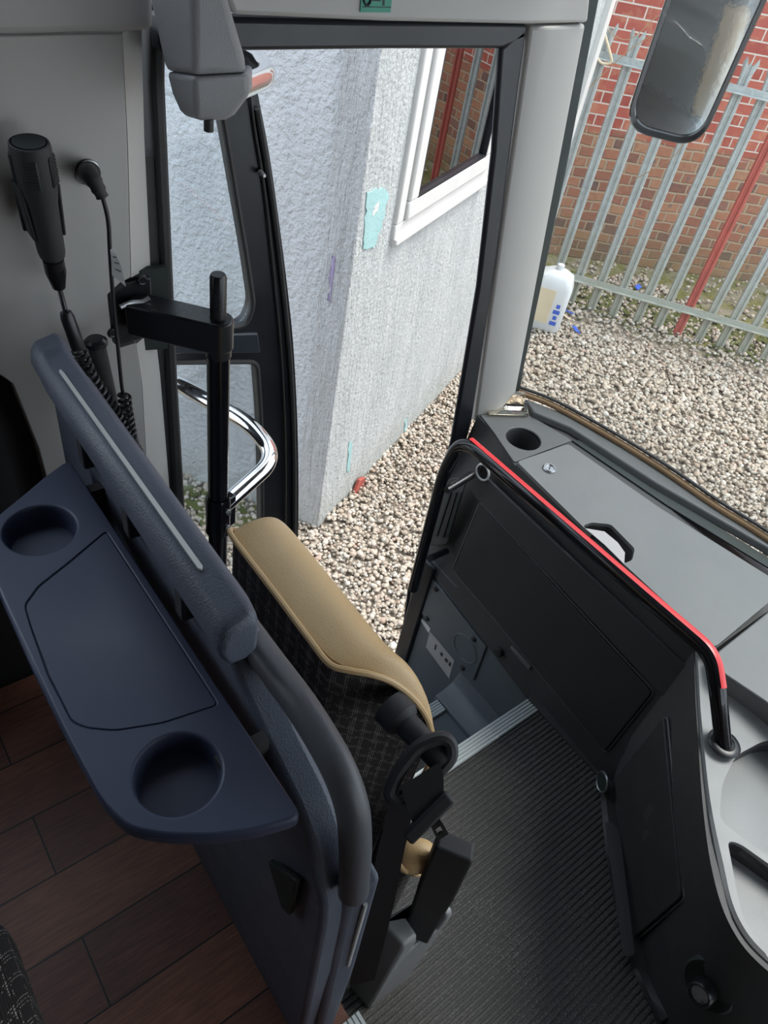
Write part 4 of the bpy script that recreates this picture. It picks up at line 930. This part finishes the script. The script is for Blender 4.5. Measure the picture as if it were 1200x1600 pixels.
# belt guide: post out of the end face with a loop, webbing, tongue and buckle
g0 = V((.402, .293, 1.80)); gd = V((.1, -.99, 0)).normalized()
bm = bm_new(); lathe(bm, [(.0001, -.02), (.0245, -.02), (.0245, .004), (.020, .010), (.0165, .012), (.0155, .075), (.013, .080), (.0001, .080)], g0, gd, 32)
gpost = obj('belt_guide', bm, M['soot'], st, label='black belt guide post')
bl = thing('seat_belt', 'black seat belt looped through the guide at the end of the folding seat', 'seat belt', (0.3823, 0.2267, 1.792))
lp = fillet([(0.4231, 0.2261, 1.822), (0.4166, 0.2362, 1.825), (0.3928, 0.2467, 1.814), (0.3624, 0.2416, 1.788), (0.3447, 0.2317, 1.767), (0.3508, 0.2193, 1.762), (0.3716, 0.2142, 1.774), (0.4047, 0.2133, 1.799), (0.4188, 0.2147, 1.81)], .012, 5, True)
bm = bm_new(); tube(bm, lp, .0088, 10, closed=True); obj('loop', bm, M['soot'], bl, label='black plastic loop')
nb = V((-.518, -.512, .686)).normalized()
def strap(pts_l, pts_r, t=.0016, lift=0):
    bm = bm_new(); a = smooth(pts_l, 6); b = smooth(pts_r, 6)
    quad_loft(bm, [[p + nb * lift, q + nb * lift, q + nb * (lift + t), p + nb * (lift + t)] for p, q in zip(a, b)]); return bm
BL_ = lambda L: [V(p) for p in L]
obj('webbing', strap(BL_([(0.3618, 0.2308, 1.779), (0.3586, 0.2214, 1.77), (0.3577, 0.2035, 1.756), (0.3559, 0.1857, 1.741)]), BL_([(0.4052, 0.2223, 1.806), (0.4041, 0.2105, 1.796), (0.3997, 0.2005, 1.785), (0.395, 0.1915, 1.775)]), lift=.011), M['web'], bl, label='short webbing through the loop')
obj('webbing', strap(BL_([(0.3649, 0.2425, 1.732), (0.3508, 0.2257, 1.679), (0.3367, 0.2104, 1.629), (0.3219, 0.1888, 1.566), (0.3007, 0.1646, 1.488), (0.2774, 0.1393, 1.405)]), BL_([(0.3873, 0.2277, 1.746), (0.3754, 0.2057, 1.688), (0.3612, 0.1878, 1.633), (0.3477, 0.168, 1.575), (0.3292, 0.1466, 1.507), (0.3066, 0.1225, 1.427)])), M['web'], bl, label='long webbing hanging behind')
bm = bm_new(); p0, p1 = V((0.3454, 0.1896, 1.736)), V((0.403, 0.1908, 1.78)); u = (p1 - p0).normalized(); w = u.cross(nb)
tub = [p0 - w * .008, p1 - w * .008, p1 + w * .010, p0 + w * .010]
prism(bm, [p + nb * .006 for p in tub], nb * .012); tg_ = obj('tongue_cover', bm, M['soot'], bl, bevel=.004, seg=3, label='black tongue cover')
bm = bm_new(); q = [(0.3715, 0.1786, 1.748), (0.3834, 0.1757, 1.754), (0.3858, 0.1594, 1.744), (0.3728, 0.1618, 1.736)]; 
prism(bm, [V(p) - nb * .004 for p in q], nb * .004); tong = obj('tongue', bm, M['dull_steel'], bl, label='steel tongue'); 
b = bm_new(); prism(b, [V(p) - nb * .02 for p in [(0.3749, 0.1722, 1.745), (0.3809, 0.1709, 1.749), (0.3814, 0.1653, 1.745), (0.3753, 0.1666, 1.741)]], nb * .05); cut(tong, [b])
# buckle stalk and grey side box
bx = st
bm = bm_new()
quad_loft(bm, [[(.383, .190, .95), (.392, .138, .95), (.490, .134, .95), (.489, .180, .95)], [(.378, .191, 1.335), (.388, .137, 1.335), (.491, .132, 1.335), (.489, .178, 1.335)], [(.380, .189, 1.352), (.390, .141, 1.352), (.489, .136, 1.352), (.487, .176, 1.352)]])
sb = obj('side_box', bm, M['box'], st, bevel=.005, seg=3, label='grey plastic side box')
b = bm_new(); prism(b, [(.418, .128, 1.42), (.475, .126, 1.42), (.475, .172, 1.42), (.418, .174, 1.42)], (.0, 0, -.14)); cut(sb, [b])
c0, c1 = V((.443, .152, 1.28)), V((.4495, .169, 1.60)); ax = (c1 - c0); sx = V((.016, -.0225, 0)); sy = V((.0115, .009, 0))
bm = bm_new(); quad_loft(bm, [[c0 + ax * t + sx * k * i + sy * k * j for i, j in ((-1, -1), (1, -1), (1, 1), (-1, 1))] for t, k in ((0, .8), (.35, .88), (.6, 1), (.97, 1), (1, .93))])
obj('buckle', bm, M['soot'], bl, bevel=.004, seg=3, label='black buckle stalk')
bm = bm_new(); box(bm, (.35, .23, .95), (.46, .62, 1.22)); obj('pedestal', bm, M['ink'], st, bevel=.01)
bm = bm_new(); lathe(bm, [(.0001, -.01), (.02, -.01), (.022, .01), (.012, .018), (.0001, .018)], V((.36, .19, 1.24)), (-.3, -1, .2), 20); obj('hinge', bm, M['ink'], st)

# ================================================================ DOOR POLE, DOOR, ARMS
po = thing('door_pole', 'black vertical door pole held by a bracket arm from the post trim', 'pole', (.47, .90, .42))
def vcol(p): return V((p[0], p[1], 0))
PX0, PY0 = .470, .90
def zat(px_y): return px_y
pz = [2.092, 2.01, 1.96, 1.60]
bm = bm_new(); tube(bm, [(PX0, PY0, .42), (PX0, PY0, 1.99)], .0185, 28); obj('tube', bm, M['gloss_black'], po)
bm = bm_new(); lathe(bm, [(.0001, 0), (.0125, 0), (.0125, .088), (.0105, .092), (.0001, .092)], (PX0, PY0, 1.99), (0, 0, 1), 24); obj('cap', bm, M['satin_black'], po)
a0, a1 = V((.375, 1.0, 1.985)), V((PX0, PY0, 1.985)); u = (a1 - a0).normalized(); w = V((u.y, -u.x, 0))
pts = [a0 + w * .024, a0 - w * .024] + [a1 + (u * math.cos(t) - w * math.sin(t)) * .0235 for t in [math.pi / 2 - math.pi * k / 14 for k in range(15)]]
bm = bm_new(); prism(bm, [p + V((0, 0, -.026)) for p in pts], (0, 0, .052)); obj('bracket_arm', bm, M['satin_black'], po, bevel=.003)
bm = bm_new(); tube(bm, [(PX0, PY0, 1.945), (PX0, PY0, 1.96)], .0205, 28); obj('bearing_collar', bm, M['satin_black'], po)
bm = bm_new(); prism(bm, [(0.3407, 1.012, 2.047), (0.4423, 1.012, 2.043), (0.4351, 1.012, 1.899), (0.3265, 1.012, 1.917)], (0, .012, 0)); obj('mount_plate', bm, M['ink'], po)
bm = bm_new(); prism(bm, [(0.3515, 1.004, 2.034), (0.4113, 1.004, 2.035), (0.4094, 1.004, 1.94), (0.348, 1.004, 1.938)], (0, .010, 0)); mp_ = obj('bracket_flange', bm, M['satin_black'], po, bevel=.002)
for p in ((0.3953, 1, 2.036), (0.3422, 1, 1.957), (0.3994, 1, 1.947)):
    bm = bm_new(); ring(bm, V(p), (0, -1, 0), .0062, .0026, 16, 8); lathe(bm, [(.0001, -.004), (.0065, -.004), (.0065, .002), (.0001, .002)], V(p), (0, -1, 0), 6); obj('bolt', bm, M['satin_black'], po)
bm = bm_new(); tube(bm, smooth([V((0.3528, 0.985, 2.007)), V((0.3699, 0.985, 2.011)), V((0.3856, 0.982, 2.011)), V((0.3973, 0.98, 2.016))], 5), .004, 8); obj('weld', bm, M['steel'], po, label='shiny weld bead')
# clamp
bm = bm_new(); lathe(bm, [(.0205, -.055), (.0235, -.055), (.0235, .03), (.021, .038), (.0205, .03)], (PX0, PY0, 1.60), (0, 0, 1), 28); cl = obj('clamp', bm, M['gloss_black'], po)
bm = bm_new(); obox(bm, (PX0 + .022, PY0 + .004, 1.588), (.012, .004, 0), (-.004, .010, 0), (0, 0, .038)); obj('clamp_lug', bm, M['gloss_black'], cl, bevel=.003)
for dz in (.012, -.03):
    bm = bm_new(); lathe(bm, [(.0001, 0), (.006, 0), (.0055, .004), (.0001, .005)], (PX0 + .008, PY0 - .0235, 1.60 + dz), (.3, -1, .1), 12); obj('clamp_bolt', bm, M['steel'], cl, label='steel bolt')

dr = thing('coach_door', 'open black framed coach door with upper and lower glass outside the doorway', 'door', (.6, 1.25, .35))
YD = 1.25
out = [V(p) for p in [(0.7102, 1.25, 2.293), (0.7281, 1.25, 2.215), (0.757, 1.25, 2.112), (0.7841, 1.25, 1.994), (0.822, 1.25, 1.812), (0.8538, 1.25, 1.631), (0.8906, 1.25, 1.339), (0.9207, 1.25, 1), (0.9431, 1.25, 0.5745)]]
L_ = [V((.25, YD, out[-1].z - .3)), V((.25, YD, 2.36))]
low = V((out[-1].x + .01, YD, out[-1].z - .3))
dpts = smooth(out, 4) + [low, L_[0], L_[1]]
bm = bm_new(); prism(bm, dpts, (0, .035, 0)); leaf = obj('frame', bm, M['rubber'], dr, bevel=.006, seg=3)
ug = fillet([(0.4812, 1.25, 2.291), (0.6377, 1.25, 2.292), (0.6663, 1.25, 2.155), (0.7173, 1.25, 1.909), (0.7382, 1.25, 1.79), (0.7222, 1.25, 1.753), (0.7004, 1.25, 1.748), (0.4326, 1.25, 1.795)], [.01, .01, .3, .3, .03, .02, .02, .01], 6, True)
lg = fillet([(0.4262, 1.25, 1.73), (0.752, 1.25, 1.65), (0.7726, 1.25, 1.465), (0.7912, 1.25, 1.157), (0.8034, 1.25, 0.7642), (0.3505, 1.25, 0.9581)], [.01, .025, .2, .2, .03, .01], 6, True)
cb = []
for g in (ug, lg):
    b = bm_new(); prism(b, [p + V((0, -.05, 0)) for p in g], (0, .15, 0)); cb.append(b)
cut(leaf, cb)
for g, nm in ((ug, 'upper'), (lg, 'lower')):
    bm = bm_new(); prism(bm, [p + V((0, .016, 0)) for p in g], (0, .004, 0)); obj('pane', bm, M['door_glass'], dr)
    c = sum(g, V()) / len(g); bm = bm_new(); tube(bm, [p + (c - p).normalized() * .0015 for p in g], .006, 8, closed=True); obj('gasket', bm, M['soot'], dr)
bm = bm_new(); prism(bm, [(0.4293, 1.243, 1.79), (0.748, 1.243, 1.727), (0.757, 1.243, 1.673), (0.4252, 1.243, 1.749)], (0, .01, 0)); obj('cross_bar', bm, M['bluegrey'], dr, bevel=.004)
e = smooth([V(p) for p in [(0.701, 1.245, 2.266), (0.7226, 1.245, 2.154), (0.7496, 1.245, 2.037), (0.7804, 1.245, 1.859), (0.8144, 1.245, 1.644), (0.846, 1.245, 1.359), (0.8704, 1.245, 1.03)]], 5)
bm = bm_new(); tube(bm, e, .0025, 8); obj('edge_trim', bm, M['dull_steel'], dr, label='thin metal edge strip')
e = smooth([V(p) for p in [(0.7265, 1.245, 2.186), (0.7529, 1.245, 2.082), (0.7805, 1.245, 1.957), (0.8208, 1.245, 1.744), (0.8492, 1.245, 1.562), (0.8785, 1.245, 1.302), (0.9054, 1.245, 0.9844)]], 5)
bm = bm_new(); tube(bm, e, .006, 8); obj('edge_seal', bm, M['soot'], dr)
bm = bm_new(); lathe(bm, [(.0001, 0), (.0055, 0), (.005, .006), (.003, .018), (.0001, .018)], V((0.7354, 1.243, 2.076)), (0, -1, 0), 12); obj('pin', bm, M['steel'], dr, label='small steel pin')

def arm(pts, rad, name, lab, r=.0165):
    bm = bm_new(); tube(bm, fillet(pts, rad, 12), r, 20); t = obj(name, bm, M['chrome'], dr, label=lab)
    bm = bm_new(); lathe(bm, [(r * .9, 0), (r * 1.06, 0), (r * 1.06, .006), (r * .9, .006)], V(pts[-1]), V(pts[-2]) - V(pts[-1]), 24); obj('end_ferrule', bm, M['satin_black'], t)
arm([V((.482, .905, 1.60)), V((0.6281, 0.9533, 1.63)), V((0.6306, 1.063, 1.64)), V((0.5716, 1.214, 1.64)), V((0.5367, 1.313, 1.64))], [0, .05, .05, .1, 0], 'swing_arm', 'lower bent chrome tube arm')
arm([V((0.5016, 0.9537, 2.3)), V((0.6404, 1.067, 2.29)), V((0.6929, 1.199, 2.28)), V((0.6827, 1.287, 2.27))], [0, .045, .045, 0], 'swing_arm', 'upper bent chrome tube arm', r=.015)

# mechanism cover
mc = thing('mechanism_cover', 'grey grained plastic cover hanging from the top of the doorway', 'cover', (.43, .86, 2.3))
def sect(fl, fr, bl_, br, y0, y1):
    f0, f1 = V(fl), V(fr)
    return [f0, f1, V(br), V(bl_)]
secs = [
  [V((0.4126, 0.85, 2.504)), V((0.4429, 0.85, 2.507)), V((0.4975, 0.97, 2.499)), V((0.3866, 0.93, 2.49))],
  [V((0.4147, 0.85, 2.425)), V((0.4551, 0.85, 2.427)), V((0.5098, 0.97, 2.402)), V((0.3996, 0.93, 2.407))],
  [V((0.4137, 0.85, 2.354)), V((0.4808, 0.85, 2.356)), V((0.5472, 0.97, 2.336)), V((0.4155, 0.93, 2.336))],
]
bm = bm_new(); quad_loft(bm, secs); obj('shell', bm, M['housing'], mc, bevel=.008, seg=4)
secs = [
  [V((0.4119, 0.848, 2.354)), V((0.4822, 0.848, 2.356)), V((0.556, 0.97, 2.332)), V((0.4164, 0.93, 2.336))],
  [V((0.415, 0.852, 2.333)), V((0.486, 0.852, 2.333)), V((0.5571, 0.97, 2.301)), V((0.4226, 0.93, 2.312))],
  [V((0.42, 0.86, 2.31)), V((0.4703, 0.86, 2.308)), V((0.5306, 0.96, 2.286)), V((0.4319, 0.93, 2.293))],
  [V((0.4248, 0.865, 2.302)), V((0.461, 0.865, 2.301)), V((0.5146, 0.955, 2.279)), V((0.4428, 0.93, 2.284))],
]
bm = bm_new(); quad_loft(bm, secs); obj('end_cap', bm, M['housing'], mc, bevel=.006, seg=4)
bm = bm_new(); lathe(bm, [(.0001, 0), (.006, 0), (.006, -.014), (.0001, -.014)], V((0.4415, 0.87, 2.302)), (0, 0, 1), 16); obj('stud', bm, M['soot'], mc, label='black stud')

# ================================================================ MICROPHONE AND CABLES
mi = thing('microphone', 'black hand microphone clipped to the pale post panel with a coiled lead', 'microphone', (0.258, 0.955, 2.116))
YM = .955
m_t, m_b = V((0.2499, 0.94, 2.263)), V((0.2596, 0.955, 2.116)); ax = (m_b - m_t); L = ax.length; ax.normalize()
s = L / .15
bm = bm_new(); lathe(bm, [(.0001, .004), (.019, .003), (.0205, 0), (.0225, .001), (.0235, .006), (.0232, .05 * s), (.0215, .062 * s), (.0195, .075 * s), (.0185, .10 * s), (.0170, .143 * s), (.0155, .15 * s), (.0001, .15 * s)], m_t, ax, 32)
mb = obj('body', bm, M['soot'], mi)
bm = bm_new(); lathe(bm, [(.0001, -.0005), (.0185, -.0005), (.0185, .0045), (.0001, .0045)], m_t, ax, 28); obj('grille', bm, M['ink'], mb)
sd_ = ax.cross(V((0, -1, 0))).normalized(); fr_ = sd_.cross(ax).normalized()
if fr_.y > 0: fr_ = -fr_
for a in (-.9, .45, 1.9):
    dv = (fr_ * math.cos(a) + sd_ * math.sin(a)); sv = ax.cross(dv)
    bm = bm_new(); obox(bm, m_t + ax * .030 + dv * .0222, sv * .0085, ax * .0185, dv * .0022); g_ = obj('grille_window', bm, M['ink'], mb, bevel=.002)
    bm = bm_new()
    for k in range(9): obox(bm, m_t + ax * (.015 + k * .0037) + dv * .0246, sv * .007, ax * .0006, dv * .0004)
    obj('mesh_bar', bm, M['soot'], g_)
bm = bm_new(); lathe(bm, [(.0001, 0), (.0115, 0), (.0115, .006), (.0135, .007), (.0135, .026), (.0085, .050), (.0001, .050)], m_b - ax * .002, ax, 24); obj('connector', bm, M['satin_black'], mi)
mh = thing('microphone_holder', 'black plastic holder clip gripping the hand microphone', 'holder', (0.2634, 0.985, 2.187))
hc = m_t + ax * .085
bm = bm_new()
for sg in (-1, 1):
    obox(bm, hc + sd_ * sg * .0205 - fr_ * .004, sd_ * .0022 - ax * .0, ax * .034 - sd_ * sg * .002, fr_ * .012)
obox(bm, hc - fr_ * .020, sd_ * .024, ax * .034, fr_ * .003)
obox(bm, hc - fr_ * .031, sd_ * .012, ax * .022, fr_ * .012)
obj('clip', bm, M['soot'], mh, bevel=.003)
c0 = m_b + ax * .046
path1 = smooth([c0, V((0.2621, 0.95, 2.053)), V((0.2622, 0.945, 2.037))], 5)
bm = bm_new(); tube(bm, path1, .0035, 10); obj('lead', bm, M['cordblack'], mi)
s0_, s1_ = V((0.2605, 0.94, 2.043)), V((0.2683, 0.93, 1.984))
bm = bm_new(); lathe(bm, [(.0001, 0), (.0075, .001), (.0095, .008), (.0098, (s1_ - s0_).length - .006), (.0075, (s1_ - s0_).length), (.0001, (s1_ - s0_).length)], s0_, s1_ - s0_, 20); obj('strain_relief', bm, M['cordblack'], mi)
cp = coil([V(p) for p in ((0.2669, 0.93, 1.988), (0.2762, 0.925, 1.945), (0.2913, 0.92, 1.902), (0.3096, 0.92, 1.856), (0.325, 0.92, 1.805), (0.3428, 0.92, 1.736))], .0085, 24, 16)
bm = bm_new(); tube(bm, cp, .0034, 8); obj('coiled_cord', bm, M['cordblack'], mi)
ca = thing('plug_cable', 'thin black cable plugged into the pale panel with a white tag and small coil', 'cable', (0.3324, 0.99, 2.204))
bm = bm_new(); lathe(bm, [(.0001, 0), (.0165, 0), (.0155, .005), (.0001, .005)], V((0.3328, 0.999, 2.2)), (0, -1, 0), 24); obj('socket', bm, M['satin_black'], ca); 
bm = bm_new(); ring(bm, V((0.3318, 0.996, 2.201)), (0, -1, 0), .0155, .0018, 28, 8, sx=.8); obj('socket_rim', bm, M['steel'], ca, label='silver socket rim')
pl_ = smooth([V((0.3313, 0.995, 2.201)), V((0.3194, 0.955, 2.215)), V((0.3187, 0.935, 2.213)), V((0.3245, 0.93, 2.196))], 6)
bm = bm_new(); tube(bm, pl_, [.0125 - .0055 * (i / (len(pl_) - 1)) ** 1.6 + (.0011 if i % 3 == 0 and i > 9 else 0) for i in range(len(pl_))], 16); obj('plug', bm, M['soot'], ca)
cpth = smooth([V(p) for p in ((0.3247, 0.93, 2.197), (0.3286, 0.93, 2.165), (0.3267, 0.93, 2.122), (0.3241, 0.93, 2.052), (0.3229, 0.928, 1.981), (0.3213, 0.925, 1.916), (0.3224, 0.925, 1.894))], 8)
bm = bm_new(); tube(bm, cpth, .0029, 10); obj('lead', bm, M['cordblack'], ca)
cp = coil([V(p) for p in ((0.3227, 0.922, 1.901), (0.3223, 0.92, 1.871), (0.3243, 0.92, 1.835), (0.3271, 0.92, 1.791), (0.3297, 0.92, 1.741))], .0082, 15, 14)
bm = bm_new(); tube(bm, cp, .0027, 8); obj('coiled_cord', bm, M['cordblack'], ca)
bm = bm_new(); q0 = smooth([V(p) for p in ((0.3267, 0.928, 2.129), (0.3245, 0.922, 2.114), (0.3233, 0.922, 2.094))], 5); q1 = smooth([V(p) for p in ((0.3301, 0.928, 2.128), (0.3336, 0.915, 2.112), (0.3374, 0.912, 2.08))], 5)
quad_loft(bm, [[a, b, b + V((0, .0008, 0)), a + V((0, .0008, 0))] for a, b in zip(q0, q1)]); tgl = obj('tag', bm, M['white'], ca, label='white cable tag')
for k in (.35, .5, .75):
    i = int(k * (len(q0) - 1)); p, q = q0[i], q1[i]
    bm = bm_new(); tube(bm, [p.lerp(q, .3) + V((0, -.0012, 0)), p.lerp(q, .8) + V((0, -.0012, 0))], .0006, 5); obj('print', bm, M['ink'], tgl)
bc = thing('capped_lever', 'black capped lever standing behind the partition rail beside the coiled lead', 'lever', (0.2959, 0.95, 1.907))
lv0, lv1 = V((0.3007, 0.955, 1.975)), V((0.3102, 0.95, 1.841))
bm = bm_new(); tube(bm, [lv0, lv1], .013, 16); obj('shaft', bm, M['soot'], bc)
bm = bm_new(); lathe(bm, [(.0001, -.006), (.012, -.006), (.0165, -.003), (.0165, .004), (.012, .008), (.0001, .008)], lv0, lv0 - lv1, 24); obj('cap', bm, M['satin_black'], bc)

# ================================================================ PASSENGER SEAT, DRIVER SEAT
ps = thing('passenger_seat', 'plaid passenger seat at the lower left beside the wooden floor', 'seat', (-.3, .2, 1.2))
bm = bm_new(); sx0 = [(-.55, -.15), (-.105, -.15), (-.075, .0), (-.068, .2), (-.068, .40), (-.09, .44), (-.55, .45)]
quad_loft(bm, [[(x - (.03 if x > -.3 else 0), y, 1.46) for x, y in sx0], [(x, y, 1.52) for x, y in sx0], [(x, y, 1.60) for x, y in sx0], [(x - (.035 if x > -.3 else 0), y, 1.65) for x, y in sx0]])
obj('cushion', bm, M['plaid_grey'], ps, bevel=.02, seg=4)
bm = bm_new(); prism(bm, [(-.62, -.15, 1.5), (-.50, -.15, 1.5), (-.60, -.15, 2.25), (-.70, -.15, 2.25)], (0, .6, 0)); obj('backrest', bm, M['plaid_grey'], ps, bevel=.03, seg=4)
bm = bm_new(); box(bm, (-.5, -.05, 1.2), (-.25, .40, 1.47)); obj('pedestal', bm, M['soot'], ps, bevel=.01)

ds = thing('driver_seat', "driver seat with tan side bolsters behind the console, seen in the outside mirror", 'seat', (.35, -.85, .95))
bm = bm_new(); prism(bm, [(.18, -1.12, 1.45), (.32, -1.12, 1.45), (.20, -1.12, 2.15), (.08, -1.12, 2.15)], (0, .50, 0)); obj('backrest', bm, M['plaid'], ds, bevel=.04, seg=4)
for y in (-1.14, -.70):
    bm = bm_new(); prism(bm, [(.20, y, 1.48), (.38, y, 1.48), (.27, y, 2.02), (.13, y, 2.02)], (0, .09, 0)); obj('side_bolster', bm, M['tan'], ds, bevel=.035, seg=4)
bm = bm_new(); box(bm, (.08, -1.03, 2.13), (.20, -.71, 2.36)); obj('head_rest', bm, M['tan'], ds, bevel=.04, seg=4)
bm = bm_new(); box(bm, (.22, -1.12, 1.34), (.72, -.62, 1.47)); obj('cushion', bm, M['plaid'], ds, bevel=.04, seg=4)
bm = bm_new(); box(bm, (.3, -1.0, .95), (.6, -.74, 1.35)); obj('pedestal', bm, M['soot'], ds, bevel=.02)

# ================================================================ OUTSIDE MIRROR
mr = thing('wing_mirror', 'large black framed coach mirror hanging outside the windscreen', 'mirror', (2.0, 1.23, 2.5))
mo = V((2, 1.216, 2.227))
mo.z = 2.36; mo = V((2.02, 1.245, 2.325))
dsee = (V((.06, -.62, 1.86)) - mo).normalized(); dcam = (V((0, 0, 2.6)) - mo).normalized(); mn = (dsee + dcam).normalized()
mu = V((0, 0, 1)).cross(mn).normalized(); mv = mn.cross(mu)
def mrr(w, h0, h1, r, o, taper=.90):
    pts = [(-w * taper, -h0), (w * taper, -h0), (w, h1), (-w, h1)]
    q = fillet([mo + mu * a + mv * b + mn * o for a, b in pts], r, 8, True); return q
HW, HB, HT = .122, .262, .30
bm = bm_new(); quad_loft(bm, [mrr(HW * .6, HB * .8, HT * .85, .06, -.085), mrr(HW * .92, HB * .96, HT * .97, .07, -.06), mrr(HW, HB, HT, .075, -.02), mrr(HW, HB, HT, .075, .012), mrr(HW * .965, HB * .985, HT * .985, .072, .020), mrr(HW * .90, HB * .935, HT * .95, .068, .016), mrr(HW * .88, HB * .92, HT * .94, .066, .004)])
obj('housing', bm, M['gloss_black'], mr)
bm = bm_new(); prism(bm, mrr(HW * .875, HB * .918, HT * .938, .064, .0045), mn * .002); obj('mirror_glass', bm, M['mirror'], mr, label='mirror glass')
bm = bm_new(); tube(bm, fillet([mo + mv * HT * .98, mo + mv * (HT + .20), mo + mv * (HT + .25) + V((-.35, -.1, .05))], .08, 8), .022, 14); obj('hanger_arm', bm, M['gloss_black'], mr)

# ================================================================ CAMERA, LIGHT
cam = bpy.data.cameras.new('camera'); co = bpy.data.objects.new('camera', cam); COL.objects.link(co); S.camera = co
cam.sensor_fit = 'VERTICAL'; cam.sensor_height = 36; cam.sensor_width = 27; cam.lens = 1138 / 1600 * 36; cam.clip_start = .02
RX, RY, RZ = (.79136521, -.5909351, .15664231), (-.32500034, -.62367821, -.7109151), (.51779908, .51168467, -.68561134)
mw = Matrix(((RX[0], -RY[0], -RZ[0], 0), (RX[1], -RY[1], -RZ[1], 0), (RX[2], -RY[2], -RZ[2], 2.6), (0, 0, 0, 1)))
co.matrix_world = mw
w = bpy.data.worlds.new('sky'); S.world = w; w.use_nodes = True
nt = w.node_tree; nt.nodes.clear()
o_ = nt.nodes.new('ShaderNodeOutputWorld'); bgn = nt.nodes.new('ShaderNodeBackground'); tc = nt.nodes.new('ShaderNodeTexCoord'); sp_x = nt.nodes.new('ShaderNodeSeparateXYZ'); cr = nt.nodes.new('ShaderNodeValToRGB'); nz = nt.nodes.new('ShaderNodeTexNoise')
nz.inputs['Scale'].default_value = 2.5; nz.inputs['Detail'].default_value = 5
nt.links.new(tc.outputs['Generated'], sp_x.inputs[0]); nt.links.new(tc.outputs['Generated'], nz.inputs['Vector'])
ad = nt.nodes.new('ShaderNodeMath'); ad.operation = 'MULTIPLY_ADD'; nt.links.new(nz.outputs['Fac'], ad.inputs[0]); ad.inputs[1].default_value = .35; nt.links.new(sp_x.outputs[2], ad.inputs[2])
nt.links.new(ad.outputs[0], cr.inputs[0]); cr.color_ramp.elements[0].color = (.80, .86, .93, 1); cr.color_ramp.elements[1].color = (.74, .86, 1.0, 1); cr.color_ramp.elements[0].position = .1
nt.links.new(cr.outputs[0], bgn.inputs[0]); bgn.inputs[1].default_value = 1.0; nt.links.new(bgn.outputs[0], o_.inputs[0])
sun = bpy.data.lights.new('sun', 'SUN'); sun.energy = 1.5; sun.angle = math.radians(25); sun.color = (1, .96, .90)
so = bpy.data.objects.new('sun', sun); COL.objects.link(so); so.rotation_euler = V((-.55, .20, -1)).to_track_quat('-Z', 'Y').to_euler()
vs = S.view_settings; S.display_settings.display_device = 'sRGB'; vs.view_transform = 'Standard'; vs.look = 'None'; vs.exposure = 1.5; vs.gamma = 1; vs.use_curve_mapping = False
